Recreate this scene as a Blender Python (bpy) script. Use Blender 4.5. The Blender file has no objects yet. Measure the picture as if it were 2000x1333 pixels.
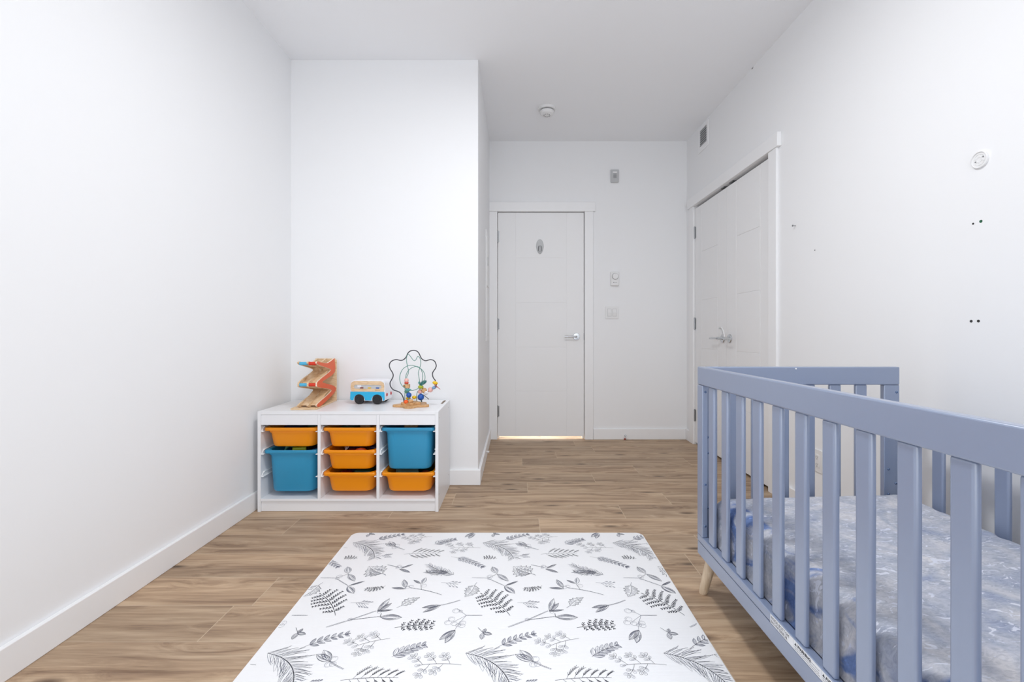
import bpy, bmesh, math, random
from mathutils import Vector, Matrix, noise
PI = math.pi
S = bpy.context.scene
COL = S.collection

# ------------------------------------------------------------------ camera, world, lights, exposure
CAM_H = 1.0
cam_d = bpy.data.cameras.new('camera'); cam = bpy.data.objects.new('camera', cam_d); COL.objects.link(cam)
cam.location = (0, 0, CAM_H); cam.rotation_euler = (PI/2, 0, 0)
cam_d.sensor_width = 36; cam_d.lens = 16.0; cam_d.shift_x = -0.0035; cam_d.shift_y = -0.00825
cam_d.clip_start = 0.02
S.camera = cam
S.view_settings.view_transform = 'Standard'; S.view_settings.look = 'None'
S.view_settings.gamma = 1; S.view_settings.use_curve_mapping = False
S.view_settings.exposure = -0.03
S.cycles.max_bounces = 10; S.cycles.diffuse_bounces = 7

W = bpy.data.worlds.new('daylight'); S.world = W; W.use_nodes = True
W.node_tree.nodes['Background'].inputs[0].default_value = (0.80, 0.88, 1.0, 1)
W.node_tree.nodes['Background'].inputs[1].default_value = 1.0

def area(name, loc, rot, sx, sy, power, col):
    d = bpy.data.lights.new(name, 'AREA'); d.shape = 'RECTANGLE'; d.size = sx; d.size_y = sy
    d.energy = power; d.color = col
    o = bpy.data.objects.new(name, d); COL.objects.link(o); o.location = loc; o.rotation_euler = rot
    return o
# daylight coming in through the big window in the wall behind the camera
area('window_daylight', (0.05, -1.77, 1.5), (PI/2, 0, 0), 2.75, 2.1, 40, (0.95, 0.975, 1.0))
# fill lamp added above the camera's view (its made-up fixture is built below)
cl_ = area('fill_lamp', (0.10, 1.45, 2.705), (0, 0, 0), .38, .38, 28, (0.97, 0.985, 1.0)); cl_.data.shape = 'DISK'
# the lit hallway on the other side of the room door
hl = bpy.data.lights.new('hallway_lamp', 'POINT'); hl.energy = 35; hl.color = (1, .96, .90); hl.shadow_soft_size = .1
ho = bpy.data.objects.new('hallway_lamp', hl); COL.objects.link(ho); ho.location = (0.25, 4.80, 0.55)

# ------------------------------------------------------------------ room measures
XL, XR = -1.477, 1.605          # side walls
YP, YF, YR = 2.993, 4.264, -1.7  # partition face, far wall, rear wall
XP = -0.246                     # partition end
ZC = 2.795
BB_H, BB_T = 0.10, 0.016

# ------------------------------------------------------------------ materials
def new_mat(name):
    m = bpy.data.materials.new(name); m.use_nodes = True
    return m, m.node_tree, m.node_tree.nodes['Principled BSDF']
def srgb(r, g, b):
    f = lambda c: (c/255/12.92) if c/255 <= .04045 else ((c/255+.055)/1.055)**2.4
    return (f(r), f(g), f(b), 1)
def simple(name, col, rough=.5, metal=0, bump=0, bscale=200, coat=0, spec=.5, trans=0):
    m, nt, b = new_mat(name)
    b.inputs['Base Color'].default_value = col; b.inputs['Roughness'].default_value = rough
    b.inputs['Metallic'].default_value = metal; b.inputs['Coat Weight'].default_value = coat
    b.inputs['Specular IOR Level'].default_value = spec
    b.inputs['Transmission Weight'].default_value = trans
    if bump:
        tc = nt.nodes.new('ShaderNodeTexCoord'); n = nt.nodes.new('ShaderNodeTexNoise'); n.inputs['Scale'].default_value = bscale
        n.inputs['Detail'].default_value = 4
        bp = nt.nodes.new('ShaderNodeBump'); bp.inputs['Strength'].default_value = bump; bp.inputs['Distance'].default_value = .002
        nt.links.new(tc.outputs['Object'], n.inputs['Vector']); nt.links.new(n.outputs['Fac'], bp.inputs['Height'])
        nt.links.new(bp.outputs['Normal'], b.inputs['Normal'])
    return m
M = {}
M['wall'] = simple('white wall paint', (.855, .86, .87, 1), .85, bump=.06, bscale=350, spec=.25)
M['ceiling'] = simple('flat ceiling paint', (.89, .90, .92, 1), .95, bump=.1, bscale=300, spec=.1)
M['trim'] = simple('semi gloss white trim', (.87, .872, .88, 1), .42)
M['door'] = simple('white door paint', (.85, .85, .855, 1), .5)
M['chrome'] = simple('satin chrome', (.62, .64, .66, 1), .25, 1)
M['steel'] = simple('brushed steel hinge', (.34, .35, .36, 1), .4, 1)
M['dark'] = simple('dark opening', (.03, .03, .03, 1), .8)
M['plastic'] = simple('white plastic', (.80, .80, .80, 1), .4)
M['plastic_grey'] = simple('pale grey plastic', (.52, .53, .54, 1), .45)
M['grey'] = simple('mid grey plastic', (.22, .225, .235, 1), .5)
M['melamine'] = simple('white melamine board', (.82, .825, .845, 1), .32)
M['raw'] = simple('raw board edge', (.20, .15, .11, 1), .9, bump=.6, bscale=400)
M['orange_bin'] = simple('orange plastic bin', srgb(240, 146, 0), .38)
M['teal_bin'] = simple('teal plastic bin', srgb(44, 144, 186), .38)
M['orange_paint'] = simple('orange toy paint', srgb(224, 92, 40), .5)
M['red_paint'] = simple('red toy paint', srgb(212, 52, 26), .45)
M['blue_paint'] = simple('light blue toy paint', srgb(78, 176, 216), .45)
M['cyan_paint'] = simple('cyan toy paint', srgb(38, 176, 222), .45)
M['toy_white'] = simple('white toy paint', (.82, .82, .86, 1), .4)
M['black'] = simple('black rubber', (.012, .012, .014, 1), .55)
M['tail_red'] = simple('tail light red', srgb(190, 40, 40), .4)
M['wire_dark'] = simple('charcoal coated wire', (.035, .035, .045, 1), .4)
M['wire_green'] = simple('sage green coated wire', srgb(86, 140, 128), .4)
for k, c in dict(pink=(232, 178, 168), red=(206, 70, 40), teal=(84, 160, 158), dteal=(24, 98, 96), green=(96, 160, 132), blue=(24, 84, 170),
                 yellow=(232, 190, 20), lime=(164, 176, 30), orange=(238, 92, 20), lblue=(120, 160, 200), navy=(26, 34, 84), dred=(120, 24, 30),
                 dgreen=(30, 70, 50), glass=(150, 176, 160), brick=(150, 62, 44)).items():
    M['bead_'+k] = simple(k+' glossy paint', srgb(*c), .3)
M['crib'] = simple('dusty blue crib paint', srgb(124, 138, 166), .4, coat=1, spec=1)
M['crib'].node_tree.nodes['Principled BSDF'].inputs['Coat Roughness'].default_value = .32; M['crib'].node_tree.nodes['Principled BSDF'].inputs['Coat IOR'].default_value = 1.7
M['bolt'] = simple('blue grey bolt', srgb(120, 140, 172), .25, .8)
M['sticker'] = simple('white sticker', (.78, .79, .82, 1), .5)
M['ink_sticker'] = simple('sticker print', (.03, .03, .035, 1), .6)
M['ink_grey'] = simple('sticker fine print', (.35, .35, .37, 1), .6)
M['ink_dark'] = simple('dark botanical ink', srgb(40, 42, 54), .8)
M['ink_mid'] = simple('grey botanical ink', srgb(104, 107, 124), .8)
M['mat_edge'] = simple('cream foam edge', srgb(214, 205, 190), .8)
M['floor_base'] = simple('pale grout', srgb(196, 176, 152), .8)
M['red_dot'] = simple('red rubber tip', srgb(150, 40, 24), .6)
M['anchor_green'] = simple('green wall plug', srgb(20, 90, 60), .5)

def wood_mat(name, c1, c2, scale=(60, 6, 60), rough=.5):
    m, nt, b = new_mat(name); N = nt.nodes; L = nt.links
    tc = N.new('ShaderNodeTexCoord'); mp = N.new('ShaderNodeMapping'); mp.inputs['Scale'].default_value = scale
    n = N.new('ShaderNodeTexNoise'); n.inputs['Scale'].default_value = 1; n.inputs['Detail'].default_value = 6; n.inputs['Distortion'].default_value = .6
    r = N.new('ShaderNodeValToRGB'); r.color_ramp.elements[0].color = c2; r.color_ramp.elements[1].color = c1
    r.color_ramp.elements[0].position = .3; r.color_ramp.elements[1].position = .62
    L.new(tc.outputs['Object'], mp.inputs[0]); L.new(mp.outputs[0], n.inputs['Vector']); L.new(n.outputs['Fac'], r.inputs[0])
    L.new(r.outputs[0], b.inputs['Base Color']); b.inputs['Roughness'].default_value = rough
    return m
M['birch'] = wood_mat('birch plywood', srgb(232, 205, 170), srgb(208, 172, 128), (25, 60, 120))
M['birch_edge'] = simple('pale birch edge', srgb(238, 218, 196), .5)
M['beech'] = wood_mat('beech wood', srgb(214, 170, 120), srgb(176, 128, 80), (30, 90, 90))
M['leg_wood'] = wood_mat('natural leg wood', srgb(222, 204, 180), srgb(200, 176, 146), (120, 120, 10))

def floor_mat():
    m, nt, b = new_mat('wood look floor planks'); N = nt.nodes; L = nt.links
    def node(t, **k):
        n = N.new(t)
        for a, v in k.items(): n.inputs[a].default_value = v
        return n
    geo = N.new('ShaderNodeNewGeometry'); at = N.new('ShaderNodeAttribute'); at.attribute_name = 'plank'
    # shift the pattern per plank
    off = node('ShaderNodeVectorMath'); off.operation = 'MULTIPLY_ADD'
    off.inputs[1].default_value = (17.3, 31.7, 9.1)
    L.new(at.outputs['Vector'], off.inputs[0]); L.new(geo.outputs['Position'], off.inputs[2])
    # knots: sparse voronoi stretched along the plank, bending the grain
    mk = N.new('ShaderNodeMapping'); mk.inputs['Scale'].default_value = (2.3, 7.5, 1)
    L.new(off.outputs[0], mk.inputs[0])
    vo = N.new('ShaderNodeTexVoronoi'); vo.inputs['Scale'].default_value = 1.0; vo.inputs['Randomness'].default_value = .95; vo.voronoi_dimensions = '2D'
    L.new(mk.outputs[0], vo.inputs['Vector'])
    # grain coordinates
    mg = N.new('ShaderNodeMapping'); mg.inputs['Scale'].default_value = (1.6, 26, 1)
    L.new(off.outputs[0], mg.inputs[0])
    bend = N.new('ShaderNodeMapRange'); bend.inputs['From Min'].default_value = 0; bend.inputs['From Max'].default_value = .42
    bend.inputs['To Min'].default_value = 1.1; bend.inputs['To Max'].default_value = 0
    L.new(vo.outputs['Distance'], bend.inputs['Value'])
    cx = N.new('ShaderNodeCombineXYZ'); L.new(bend.outputs[0], cx.inputs[1]); L.new(bend.outputs[0], cx.inputs[2])
    add = N.new('ShaderNodeVectorMath'); add.operation = 'ADD'; L.new(mg.outputs[0], add.inputs[0]); L.new(cx.outputs[0], add.inputs[1])
    n1 = N.new('ShaderNodeTexNoise'); n1.inputs['Scale'].default_value = 1; n1.inputs['Detail'].default_value = 7; n1.inputs['Roughness'].default_value = .62; n1.inputs['Distortion'].default_value = .5
    L.new(add.outputs[0], n1.inputs['Vector'])
    mf = N.new('ShaderNodeMapping'); mf.inputs['Scale'].default_value = (7, 160, 1); L.new(off.outputs[0], mf.inputs[0])
    n2 = N.new('ShaderNodeTexNoise'); n2.inputs['Scale'].default_value = 1; n2.inputs['Detail'].default_value = 5; L.new(mf.outputs[0], n2.inputs['Vector'])
    mb_ = N.new('ShaderNodeMapping'); mb_.inputs['Scale'].default_value = (.9, 5, 1); L.new(off.outputs[0], mb_.inputs[0])
    n3 = N.new('ShaderNodeTexNoise'); n3.inputs['Scale'].default_value = 1; n3.inputs['Detail'].default_value = 3; L.new(mb_.outputs[0], n3.inputs['Vector'])
    r1 = N.new('ShaderNodeValToRGB'); e = r1.color_ramp.elements
    e[0].position = .30; e[0].color = srgb(132, 102, 76); e[1].position = .72; e[1].color = srgb(206, 178, 145)
    x = e.new(.48); x.color = srgb(178, 148, 116)
    L.new(n1.outputs['Fac'], r1.inputs[0])
    def mix(a, bb, fac, mode='MULTIPLY'):
        mx = N.new('ShaderNodeMix'); mx.data_type = 'RGBA'; mx.blend_type = mode
        if isinstance(fac, float): mx.inputs['Factor'].default_value = fac
        else: L.new(fac, mx.inputs['Factor'])
        for s, v in ((6, a), (7, bb)):
            if isinstance(v, tuple): mx.inputs[s].default_value = v
            else: L.new(v, mx.inputs[s])
        return mx.outputs[2]
    rf = N.new('ShaderNodeValToRGB'); rf.color_ramp.elements[0].position = .3; rf.color_ramp.elements[0].color = (.74, .72, .70, 1)
    rf.color_ramp.elements[1].position = .6; rf.color_ramp.elements[1].color = (1, 1, 1, 1); L.new(n2.outputs['Fac'], rf.inputs[0])
    c = mix(r1.outputs[0], rf.outputs[0], .8)
    rb = N.new('ShaderNodeValToRGB'); rb.color_ramp.elements[0].position = .3; rb.color_ramp.elements[0].color = (.80, .80, .81, 1)
    rb.color_ramp.elements[1].position = .7; rb.color_ramp.elements[1].color = (1.08, 1.07, 1.05, 1); L.new(n3.outputs['Fac'], rb.inputs[0])
    c = mix(c, rb.outputs[0], .9)
    # knots
    sel = N.new('ShaderNodeMath'); sel.operation = 'LESS_THAN'; sel.inputs[1].default_value = .30
    sepc = N.new('ShaderNodeSeparateColor'); L.new(vo.outputs['Color'], sepc.inputs[0]); L.new(sepc.outputs[0], sel.inputs[0])
    kr = N.new('ShaderNodeMapRange'); kr.inputs['From Min'].default_value = .02; kr.inputs['From Max'].default_value = .13
    kr.inputs['To Min'].default_value = .9; kr.inputs['To Max'].default_value = 0; L.new(vo.outputs['Distance'], kr.inputs['Value'])
    km = N.new('ShaderNodeMath'); km.operation = 'MULTIPLY'; L.new(kr.outputs[0], km.inputs[0]); L.new(sel.outputs[0], km.inputs[1])
    kn = N.new('ShaderNodeMath'); kn.operation = 'MULTIPLY'; L.new(km.outputs[0], kn.inputs[0]); L.new(n1.outputs['Fac'], kn.inputs[1]);
    kk = N.new('ShaderNodeMath'); kk.operation = 'MULTIPLY'; kk.use_clamp = True; L.new(kn.outputs[0], kk.inputs[0]); kk.inputs[1].default_value = 1.9
    c = mix(c, srgb(78, 58, 42), kk.outputs[0], 'MIX')
    # plank tone
    sp = N.new('ShaderNodeSeparateXYZ'); L.new(at.outputs['Vector'], sp.inputs[0])
    pt = N.new('ShaderNodeMapRange'); pt.inputs['To Min'].default_value = .9; pt.inputs['To Max'].default_value = 1.08; L.new(sp.outputs[0], pt.inputs['Value'])
    hs = N.new('ShaderNodeHueSaturation'); hs.inputs['Saturation'].default_value = .9; L.new(pt.outputs[0], hs.inputs['Value']); L.new(c, hs.inputs['Color'])
    L.new(hs.outputs[0], b.inputs['Base Color'])
    b.inputs['Roughness'].default_value = .5; b.inputs['Specular IOR Level'].default_value = .35
    bp = N.new('ShaderNodeBump'); bp.inputs['Strength'].default_value = .12; bp.inputs['Distance'].default_value = .001
    L.new(n2.outputs['Fac'], bp.inputs['Height']); L.new(bp.outputs[0], b.inputs['Normal'])
    return m
M['floor'] = floor_mat()

def mat_top():
    m, nt, b = new_mat('white ribbed play mat'); N = nt.nodes; L = nt.links
    b.inputs['Base Color'].default_value = (.92, .925, .94, 1); b.inputs['Roughness'].default_value = .6
    tc = N.new('ShaderNodeTexCoord'); w = N.new('ShaderNodeTexWave'); w.bands_direction = 'Y'; w.inputs['Scale'].default_value = 55
    bp = N.new('ShaderNodeBump'); bp.inputs['Strength'].default_value = .15; bp.inputs['Distance'].default_value = .0008
    L.new(tc.outputs['Object'], w.inputs['Vector']); L.new(w.outputs['Fac'], bp.inputs['Height']); L.new(bp.outputs[0], b.inputs['Normal'])
    return m
M['mat_top'] = mat_top()

def sheet_mat():
    m, nt, b = new_mat('mottled grey blue crib sheet'); N = nt.nodes; L = nt.links
    tc = N.new('ShaderNodeTexCoord')
    def nz(scale, detail, dist, vec=(1, 1, 1), rough=.5, rot=0):
        mp = N.new('ShaderNodeMapping'); mp.inputs['Scale'].default_value = vec; mp.inputs['Rotation'].default_value = (0, 0, rot); L.new(tc.outputs['Object'], mp.inputs[0])
        n = N.new('ShaderNodeTexNoise'); n.inputs['Scale'].default_value = scale; n.inputs['Detail'].default_value = detail
        n.inputs['Distortion'].default_value = dist; n.inputs['Roughness'].default_value = rough; L.new(mp.outputs[0], n.inputs['Vector']); return n
    a = nz(7, 5, 1.2); f = nz(38, 6, 2.0, (1, 2.0, 1), .6, .5); p = nz(24, 4, 1.6, (1, 2.2, 1), .55, .5)
    r = N.new('ShaderNodeValToRGB'); e = r.color_ramp.elements
    e[0].position = .30; e[0].color = srgb(150, 158, 178); e[1].position = .70; e[1].color = srgb(206, 204, 205)
    x = e.new(.46); x.color = srgb(172, 176, 186); L.new(a.outputs['Fac'], r.inputs[0])
    rf = N.new('ShaderNodeValToRGB'); rf.color_ramp.elements[0].position = .36; rf.color_ramp.elements[0].color = (.76, .78, .83, 1)
    rf.color_ramp.elements[1].position = .60; rf.color_ramp.elements[1].color = (1.08, 1.08, 1.10, 1); L.new(f.outputs['Fac'], rf.inputs[0])
    mx = N.new('ShaderNodeMix'); mx.data_type = 'RGBA'; mx.blend_type = 'MULTIPLY'; mx.inputs['Factor'].default_value = .85
    L.new(r.outputs[0], mx.inputs[6]); L.new(rf.outputs[0], mx.inputs[7])
    rw = N.new('ShaderNodeValToRGB'); rw.color_ramp.elements[0].position = .60; rw.color_ramp.elements[0].color = (0, 0, 0, 1)
    rw.color_ramp.elements[1].position = .64; rw.color_ramp.elements[1].color = (1, 1, 1, 1); L.new(p.outputs['Fac'], rw.inputs[0])
    m2 = N.new('ShaderNodeMix'); m2.data_type = 'RGBA'; L.new(rw.outputs[0], m2.inputs['Factor']); L.new(mx.outputs[2], m2.inputs[6]); m2.inputs[7].default_value = srgb(208, 211, 222)
    q = nz(9, 3, .8); rq = N.new('ShaderNodeValToRGB'); rq.color_ramp.elements[0].position = .50; rq.color_ramp.elements[0].color = (0, 0, 0, 1)  # blue shade between the puffs, painted into the sheet colour as noise patches
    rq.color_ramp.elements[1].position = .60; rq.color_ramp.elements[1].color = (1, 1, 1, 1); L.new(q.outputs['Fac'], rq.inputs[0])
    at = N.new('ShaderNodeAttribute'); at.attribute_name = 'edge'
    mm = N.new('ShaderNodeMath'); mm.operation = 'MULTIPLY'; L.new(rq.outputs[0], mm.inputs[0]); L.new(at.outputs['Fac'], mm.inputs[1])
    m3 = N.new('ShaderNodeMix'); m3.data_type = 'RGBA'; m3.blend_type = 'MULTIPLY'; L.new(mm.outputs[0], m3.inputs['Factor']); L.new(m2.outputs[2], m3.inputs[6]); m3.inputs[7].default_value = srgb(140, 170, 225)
    L.new(m3.outputs[2], b.inputs['Base Color']); b.inputs['Roughness'].default_value = .85
    bp = N.new('ShaderNodeBump'); bp.inputs['Strength'].default_value = .35; bp.inputs['Distance'].default_value = .004
    L.new(f.outputs['Fac'], bp.inputs['Height']); L.new(bp.outputs[0], b.inputs['Normal'])
    return m
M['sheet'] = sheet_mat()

# ------------------------------------------------------------------ mesh helpers
class MB:
    def __init__(s): s.v = []; s.f = []; s.m = []
    def add(s, vs, fs, mi=0):
        o = len(s.v); s.v += [tuple(p) for p in vs]; s.f += [tuple(i+o for i in f) for f in fs]; s.m += [mi]*len(fs); return s
    def box(s, x0, x1, y0, y1, z0, z1, mi=0):
        vs = [(x0,y0,z0),(x1,y0,z0),(x1,y1,z0),(x0,y1,z0),(x0,y0,z1),(x1,y0,z1),(x1,y1,z1),(x0,y1,z1)]
        return s.add(vs, [(0,3,2,1),(4,5,6,7),(0,1,5,4),(1,2,6,5),(2,3,7,6),(3,0,4,7)], mi)
    def rings(s, rings, closed=True, cap0=True, cap1=True, mi=0):
        n = len(rings[0]); vs = [p for r in rings for p in r]; fs = []
        for i in range(len(rings)-1):
            for j in range(n if closed else n-1):
                k = (j+1) % n; fs.append((i*n+j, i*n+k, (i+1)*n+k, (i+1)*n+j))
        if cap0: fs.append(tuple(range(n))[::-1])
        if cap1: fs.append(tuple((len(rings)-1)*n+j for j in range(n)))
        return s.add(vs, fs, mi)
    def cyl(s, p0, p1, r0, r1=None, n=20, mi=0):
        p0 = Vector(p0); p1 = Vector(p1); r1 = r0 if r1 is None else r1
        d = (p1-p0).normalized(); a = d.orthogonal().normalized(); b = d.cross(a)
        mk = lambda p, r: [p+(a*math.cos(2*PI*i/n)+b*math.sin(2*PI*i/n))*r for i in range(n)]
        return s.rings([mk(p0, r0), mk(p1, r1)], mi=mi)
    def tube(s, pts, r, n=10, closed=False, mi=0):
        pts = [Vector(p) for p in pts]; m = len(pts); rr = []; a = None
        for i, p in enumerate(pts):
            if closed: t = pts[(i+1) % m]-pts[i-1]
            else: t = pts[min(i+1, m-1)]-pts[max(i-1, 0)]
            t.normalize()
            a = t.orthogonal().normalized() if a is None else (a-t*a.dot(t)).normalized()
            b = t.cross(a); ra = r(i/(m-1)) if callable(r) else r
            rr.append([p+(a*math.cos(2*PI*k/n)+b*math.sin(2*PI*k/n))*ra for k in range(n)])
        if closed: rr.append(rr[0]); return s.rings(rr, cap0=False, cap1=False, mi=mi)
        return s.rings(rr, mi=mi)
    def lathe(s, c, axis, prof, n=28, mi=0):
        c = Vector(c); d = Vector(axis).normalized(); a = d.orthogonal().normalized(); b = d.cross(a)
        return s.rings([[c+d*h+(a*math.cos(2*PI*i/n)+b*math.sin(2*PI*i/n))*max(r, 1e-5) for i in range(n)] for r, h in prof], mi=mi)
    def sphere(s, c, rx, ry=None, rz=None, n=18, m=10, mi=0, axis=(0,0,1)):
        ry = rx if ry is None else ry; rz = rx if rz is None else rz
        q = Vector((0,0,1)).rotation_difference(Vector(axis))
        rr = []
        for j in range(1, m):
            t = PI*j/m
            rr.append([Vector(c)+q@Vector((rx*math.sin(t)*math.cos(2*PI*i/n), ry*math.sin(t)*math.sin(2*PI*i/n), -rz*math.cos(t))) for i in range(n)])
        return s.rings(rr, mi=mi)
    def prism(s, poly, fn0, fn1, mi=0):
        n = len(poly); vs = [fn0(*p) for p in poly]+[fn1(*p) for p in poly]
        fs = [tuple(range(n)), tuple(range(2*n-1, n-1, -1))]+[(i, n+i, n+(i+1) % n, (i+1) % n) for i in range(n)]
        return s.add(vs, fs, mi)
    def build(s, name, mats, parent=None, bevel=0, smooth=30, world=False, seg=2):
        if not isinstance(mats, (list, tuple)): mats = [mats]
        off = Vector((0,0,0))
        if parent is not None and world:
            p = parent
            while p is not None: off += p.location; p = p.parent
        me = bpy.data.meshes.new(name); me.from_pydata([(a-off.x, b-off.y, c-off.z) for a, b, c in s.v], [], s.f)
        for m in mats: me.materials.append(m)
        if len(mats) > 1: me.polygons.foreach_set('material_index', s.m)
        bm = bmesh.new(); bm.from_mesh(me); bmesh.ops.recalc_face_normals(bm, faces=bm.faces); bm.to_mesh(me); bm.free()
        if smooth:
            me.shade_smooth(); me.set_sharp_from_angle(angle=math.radians(smooth))
        o = bpy.data.objects.new(name, me); COL.objects.link(o)
        if parent is not None: o.parent = parent
        if bevel:
            b = o.modifiers.new('bevel', 'BEVEL'); b.width = bevel; b.segments = seg; b.limit_method = 'ANGLE'; b.angle_limit = math.radians(40)
            b.harden_normals = False
        return o
def tag(o, label, cat, group=None):
    o['label'] = label; o['category'] = cat
    if group: o['group'] = group
    return o
def thing(name, label, cat, loc=(0,0,0), rz=0, group=None):
    o = bpy.data.objects.new(name, None); COL.objects.link(o); o.location = loc; o.rotation_euler = (0,0,rz); o.empty_display_size = .05
    return tag(o, label, cat, group)
def struct(o):
    o['kind'] = 'structure'; return o
def copy_tree(o, parent=None):
    c = o.copy(); COL.objects.link(c); c.parent = parent
    for ch in list(o.children): copy_tree(ch, c)
    return c
def rrect(cx, cy, w, d, r, z, n=6):
    pts = []
    for sx, sy, a0 in ((1,1,0), (-1,1,90), (-1,-1,180), (1,-1,270)):
        for i in range(n+1):
            a = math.radians(a0+90*i/n)
            pts.append((cx+sx*(w/2-r)+r*math.cos(a), cy+sy*(d/2-r)+r*math.sin(a), z))
    return pts
def catmull(P, k=8, closed=False):
    P = [Vector(p) for p in P]; out = []; n = len(P)
    for i in range(n if closed else n-1):
        if closed: a, b, c, d = P[i-1], P[i], P[(i+1) % n], P[(i+2) % n]
        else: a, b, c, d = P[max(i-1, 0)], P[i], P[i+1], P[min(i+2, n-1)]
        for j in range(k):
            t = j/k
            out.append(.5*((2*b)+(c-a)*t+(2*a-5*b+4*c-d)*t*t+(3*b-a-3*c+d)*t**3))
    if not closed: out.append(P[-1])
    return out
def text_mesh(txt, size, bold=0):
    cu = bpy.data.curves.new('t', 'FONT'); cu.body = txt; cu.size = size; cu.offset = bold; cu.resolution_u = 2
    o = bpy.data.objects.new('t', cu); COL.objects.link(o)
    bpy.context.view_layer.update()
    me = bpy.data.meshes.new_from_object(o.evaluated_get(bpy.context.evaluated_depsgraph_get()))
    vs = [v.co.copy() for v in me.vertices]; fs = [tuple(p.vertices) for p in me.polygons]
    bpy.data.objects.remove(o); bpy.data.curves.remove(cu); bpy.data.meshes.remove(me)
    return vs, fs

# ------------------------------------------------------------------ room shell
def build_floor():
    mb = MB(); mb.box(XL-.1, XR+.75, YR-.1, YF+1.3, -.05, -.00025, 1)
    rows = {10:.33, 9:1.33, 8:.877, 7:.535, 6:.077, 5:-.37, 4:.594, 3:.124, 2:-.40, 1:.763, 0:-.965, -1:.25, -2:.63}
    rnd = random.Random(4); ids = []
    y0, pw, L, g = 1.665, .1951, 1.28, .0014
    k = -24
    while True:
        ya = y0+pw*k; yb = ya+pw
        if ya > YF+1.3: break
        j = rows.get(k, rnd.uniform(-.9, .4))
        x = j-3*L
        while x < XR+.75:
            xa, xb = max(x, XL-.1), min(x+L, XR+.75)
            if xb-xa > .01:
                mb.add([(xa+g, ya+g, 0), (xb-g, ya+g, 0), (xb-g, yb-g, 0), (xa+g, yb-g, 0)], [(0,1,2,3)], 0)
                ids.append(rnd.random())
            x += L
        k += 1
    o = mb.build('floor', [M['floor'], M['floor_base']], smooth=0)
    at = o.data.attributes.new('plank', 'FLOAT_VECTOR', 'FACE')
    r2 = random.Random(9)
    vals = []
    for i, p in enumerate(o.data.polygons):
        vals += [r2.random(), r2.random(), r2.random()]
    at.data.foreach_set('vector', vals)
    return struct(o)
build_floor()

struct(MB().box(XL-.12, XR+.75, YR-.12, YF+1.3, ZC, ZC+.1).build('ceiling', M['ceiling']))
struct(MB().box(XL-.12, XL, YR-.12, YP, 0, ZC).build('wall_left', M['wall']))
struct(MB().box(XL-.12, XP, YP, YF+.12, 0, ZC).build('wall_partition', M['wall'], bevel=.002))
# far wall with the door opening
DX0, DX1, DZ1 = -.168, .643, 2.127
f = MB(); f.box(XP, DX0-.02, YF, YF+.12, 0, ZC).box(DX1+.02, XR, YF, YF+.12, 0, ZC).box(DX0-.02, DX1+.02, YF, YF+.12, DZ1+.02, ZC)
struct(f.build('wall_far', M['wall'], smooth=0))
# right wall with the closet opening
CY0, CY1, CZ1 = 2.868, 4.072, 2.127
r = MB(); r.box(XR, XR+.12, YR-.12, CY0-.02, 0, ZC).box(XR, XR+.12, CY1+.02, YF+.12, 0, ZC).box(XR, XR+.12, CY0-.02, CY1+.02, CZ1+.02, ZC)
struct(r.build('wall_right', M['wall'], smooth=0))
# closet shell behind the closet doors
c = MB(); c.box(XR+.70, XR+.74, CY0-.2, CY1+.2, 0, ZC).box(XR+.12, XR+.70, CY0-.24, CY0-.2, 0, ZC).box(XR+.12, XR+.70, CY1+.2, CY1+.24, 0, ZC)
struct(c.build('wall_closet', M['wall'], smooth=0))
# rear wall with the window
wx0, wx1, wz0, wz1 = -1.32, 1.44, .5, 2.62
r = MB(); r.box(XL, wx0, YR-.12, YR, 0, ZC).box(wx1, XR, YR-.12, YR, 0, ZC).box(wx0, wx1, YR-.12, YR, 0, wz0).box(wx0, wx1, YR-.12, YR, wz1, ZC)
struct(r.build('wall_rear', M['wall'], smooth=0))
# hallway beyond the door
h = MB(); h.box(XP-.6, XR, YF+1.2, YF+1.25, 0, ZC).box(XP-.65, XP-.6, YF+.12, YF+1.2, 0, ZC).box(XR, XR+.05, YF+.12, YF+1.2, 0, ZC)
struct(h.build('wall_hallway', M['wall'], smooth=0))

def bb(name, x0, x1, y0, y1):
    return struct(MB().box(x0, x1, y0, y1, 0, BB_H).build(name, M['trim'], bevel=.003))
bb('baseboard_left', XL, XL+.018, YR, YP)
bb('baseboard_partition', XL+.018, XP+BB_T, YP-BB_T, YP)
bb('baseboard_hall_side', XP, XP+BB_T, YP, YF-.018)
bb('baseboard_far', DX1+.084, XR-BB_T, YF-BB_T, YF)
bb('baseboard_right', XR-BB_T, XR, YR, 2.768)
bb('baseboard_right_corner', XR-BB_T, XR, 4.168, YF)

# door casings and jambs
t = thing('fill_lamp_fixture', 'round white fixture added on the ceiling to house the fill lamp', 'ceiling light', (.10, 1.45, ZC))
MB().lathe((0, 0, 0), (0, 0, -1), [(0, 0), (.215, 0), (.215, .030), (.205, .036), (0, .036)], 48).build('base', M['trim'], t)  # made-up housing around the added fill lamp
MB().lathe((0, 0, -.036), (0, 0, -1), [(0, 0), (.20, 0), (.195, .022), (.17, .040), (0, .046)], 48).build('diffuser', M['plastic'], t)
t = MB(); t.box(DX0-.078, DX0-.003, YF-.018, YF, 0, 2.132); t.box(DX1+.003, DX1+.082, YF-.018, YF, 0, 2.132)
t.box(DX0-.078, DX1+.102, YF-.025, YF, 2.132, 2.218)
struct(t.build('trim_1', M['trim'], bevel=.0025))
t = MB(); t.box(DX0-.02, DX0-.003, YF, YF+.12, 0, DZ1+.003).box(DX1+.003, DX1+.02, YF, YF+.12, 0, DZ1+.003).box(DX0-.02, DX1+.02, YF, YF+.12, DZ1+.003, DZ1+.02)
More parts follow.
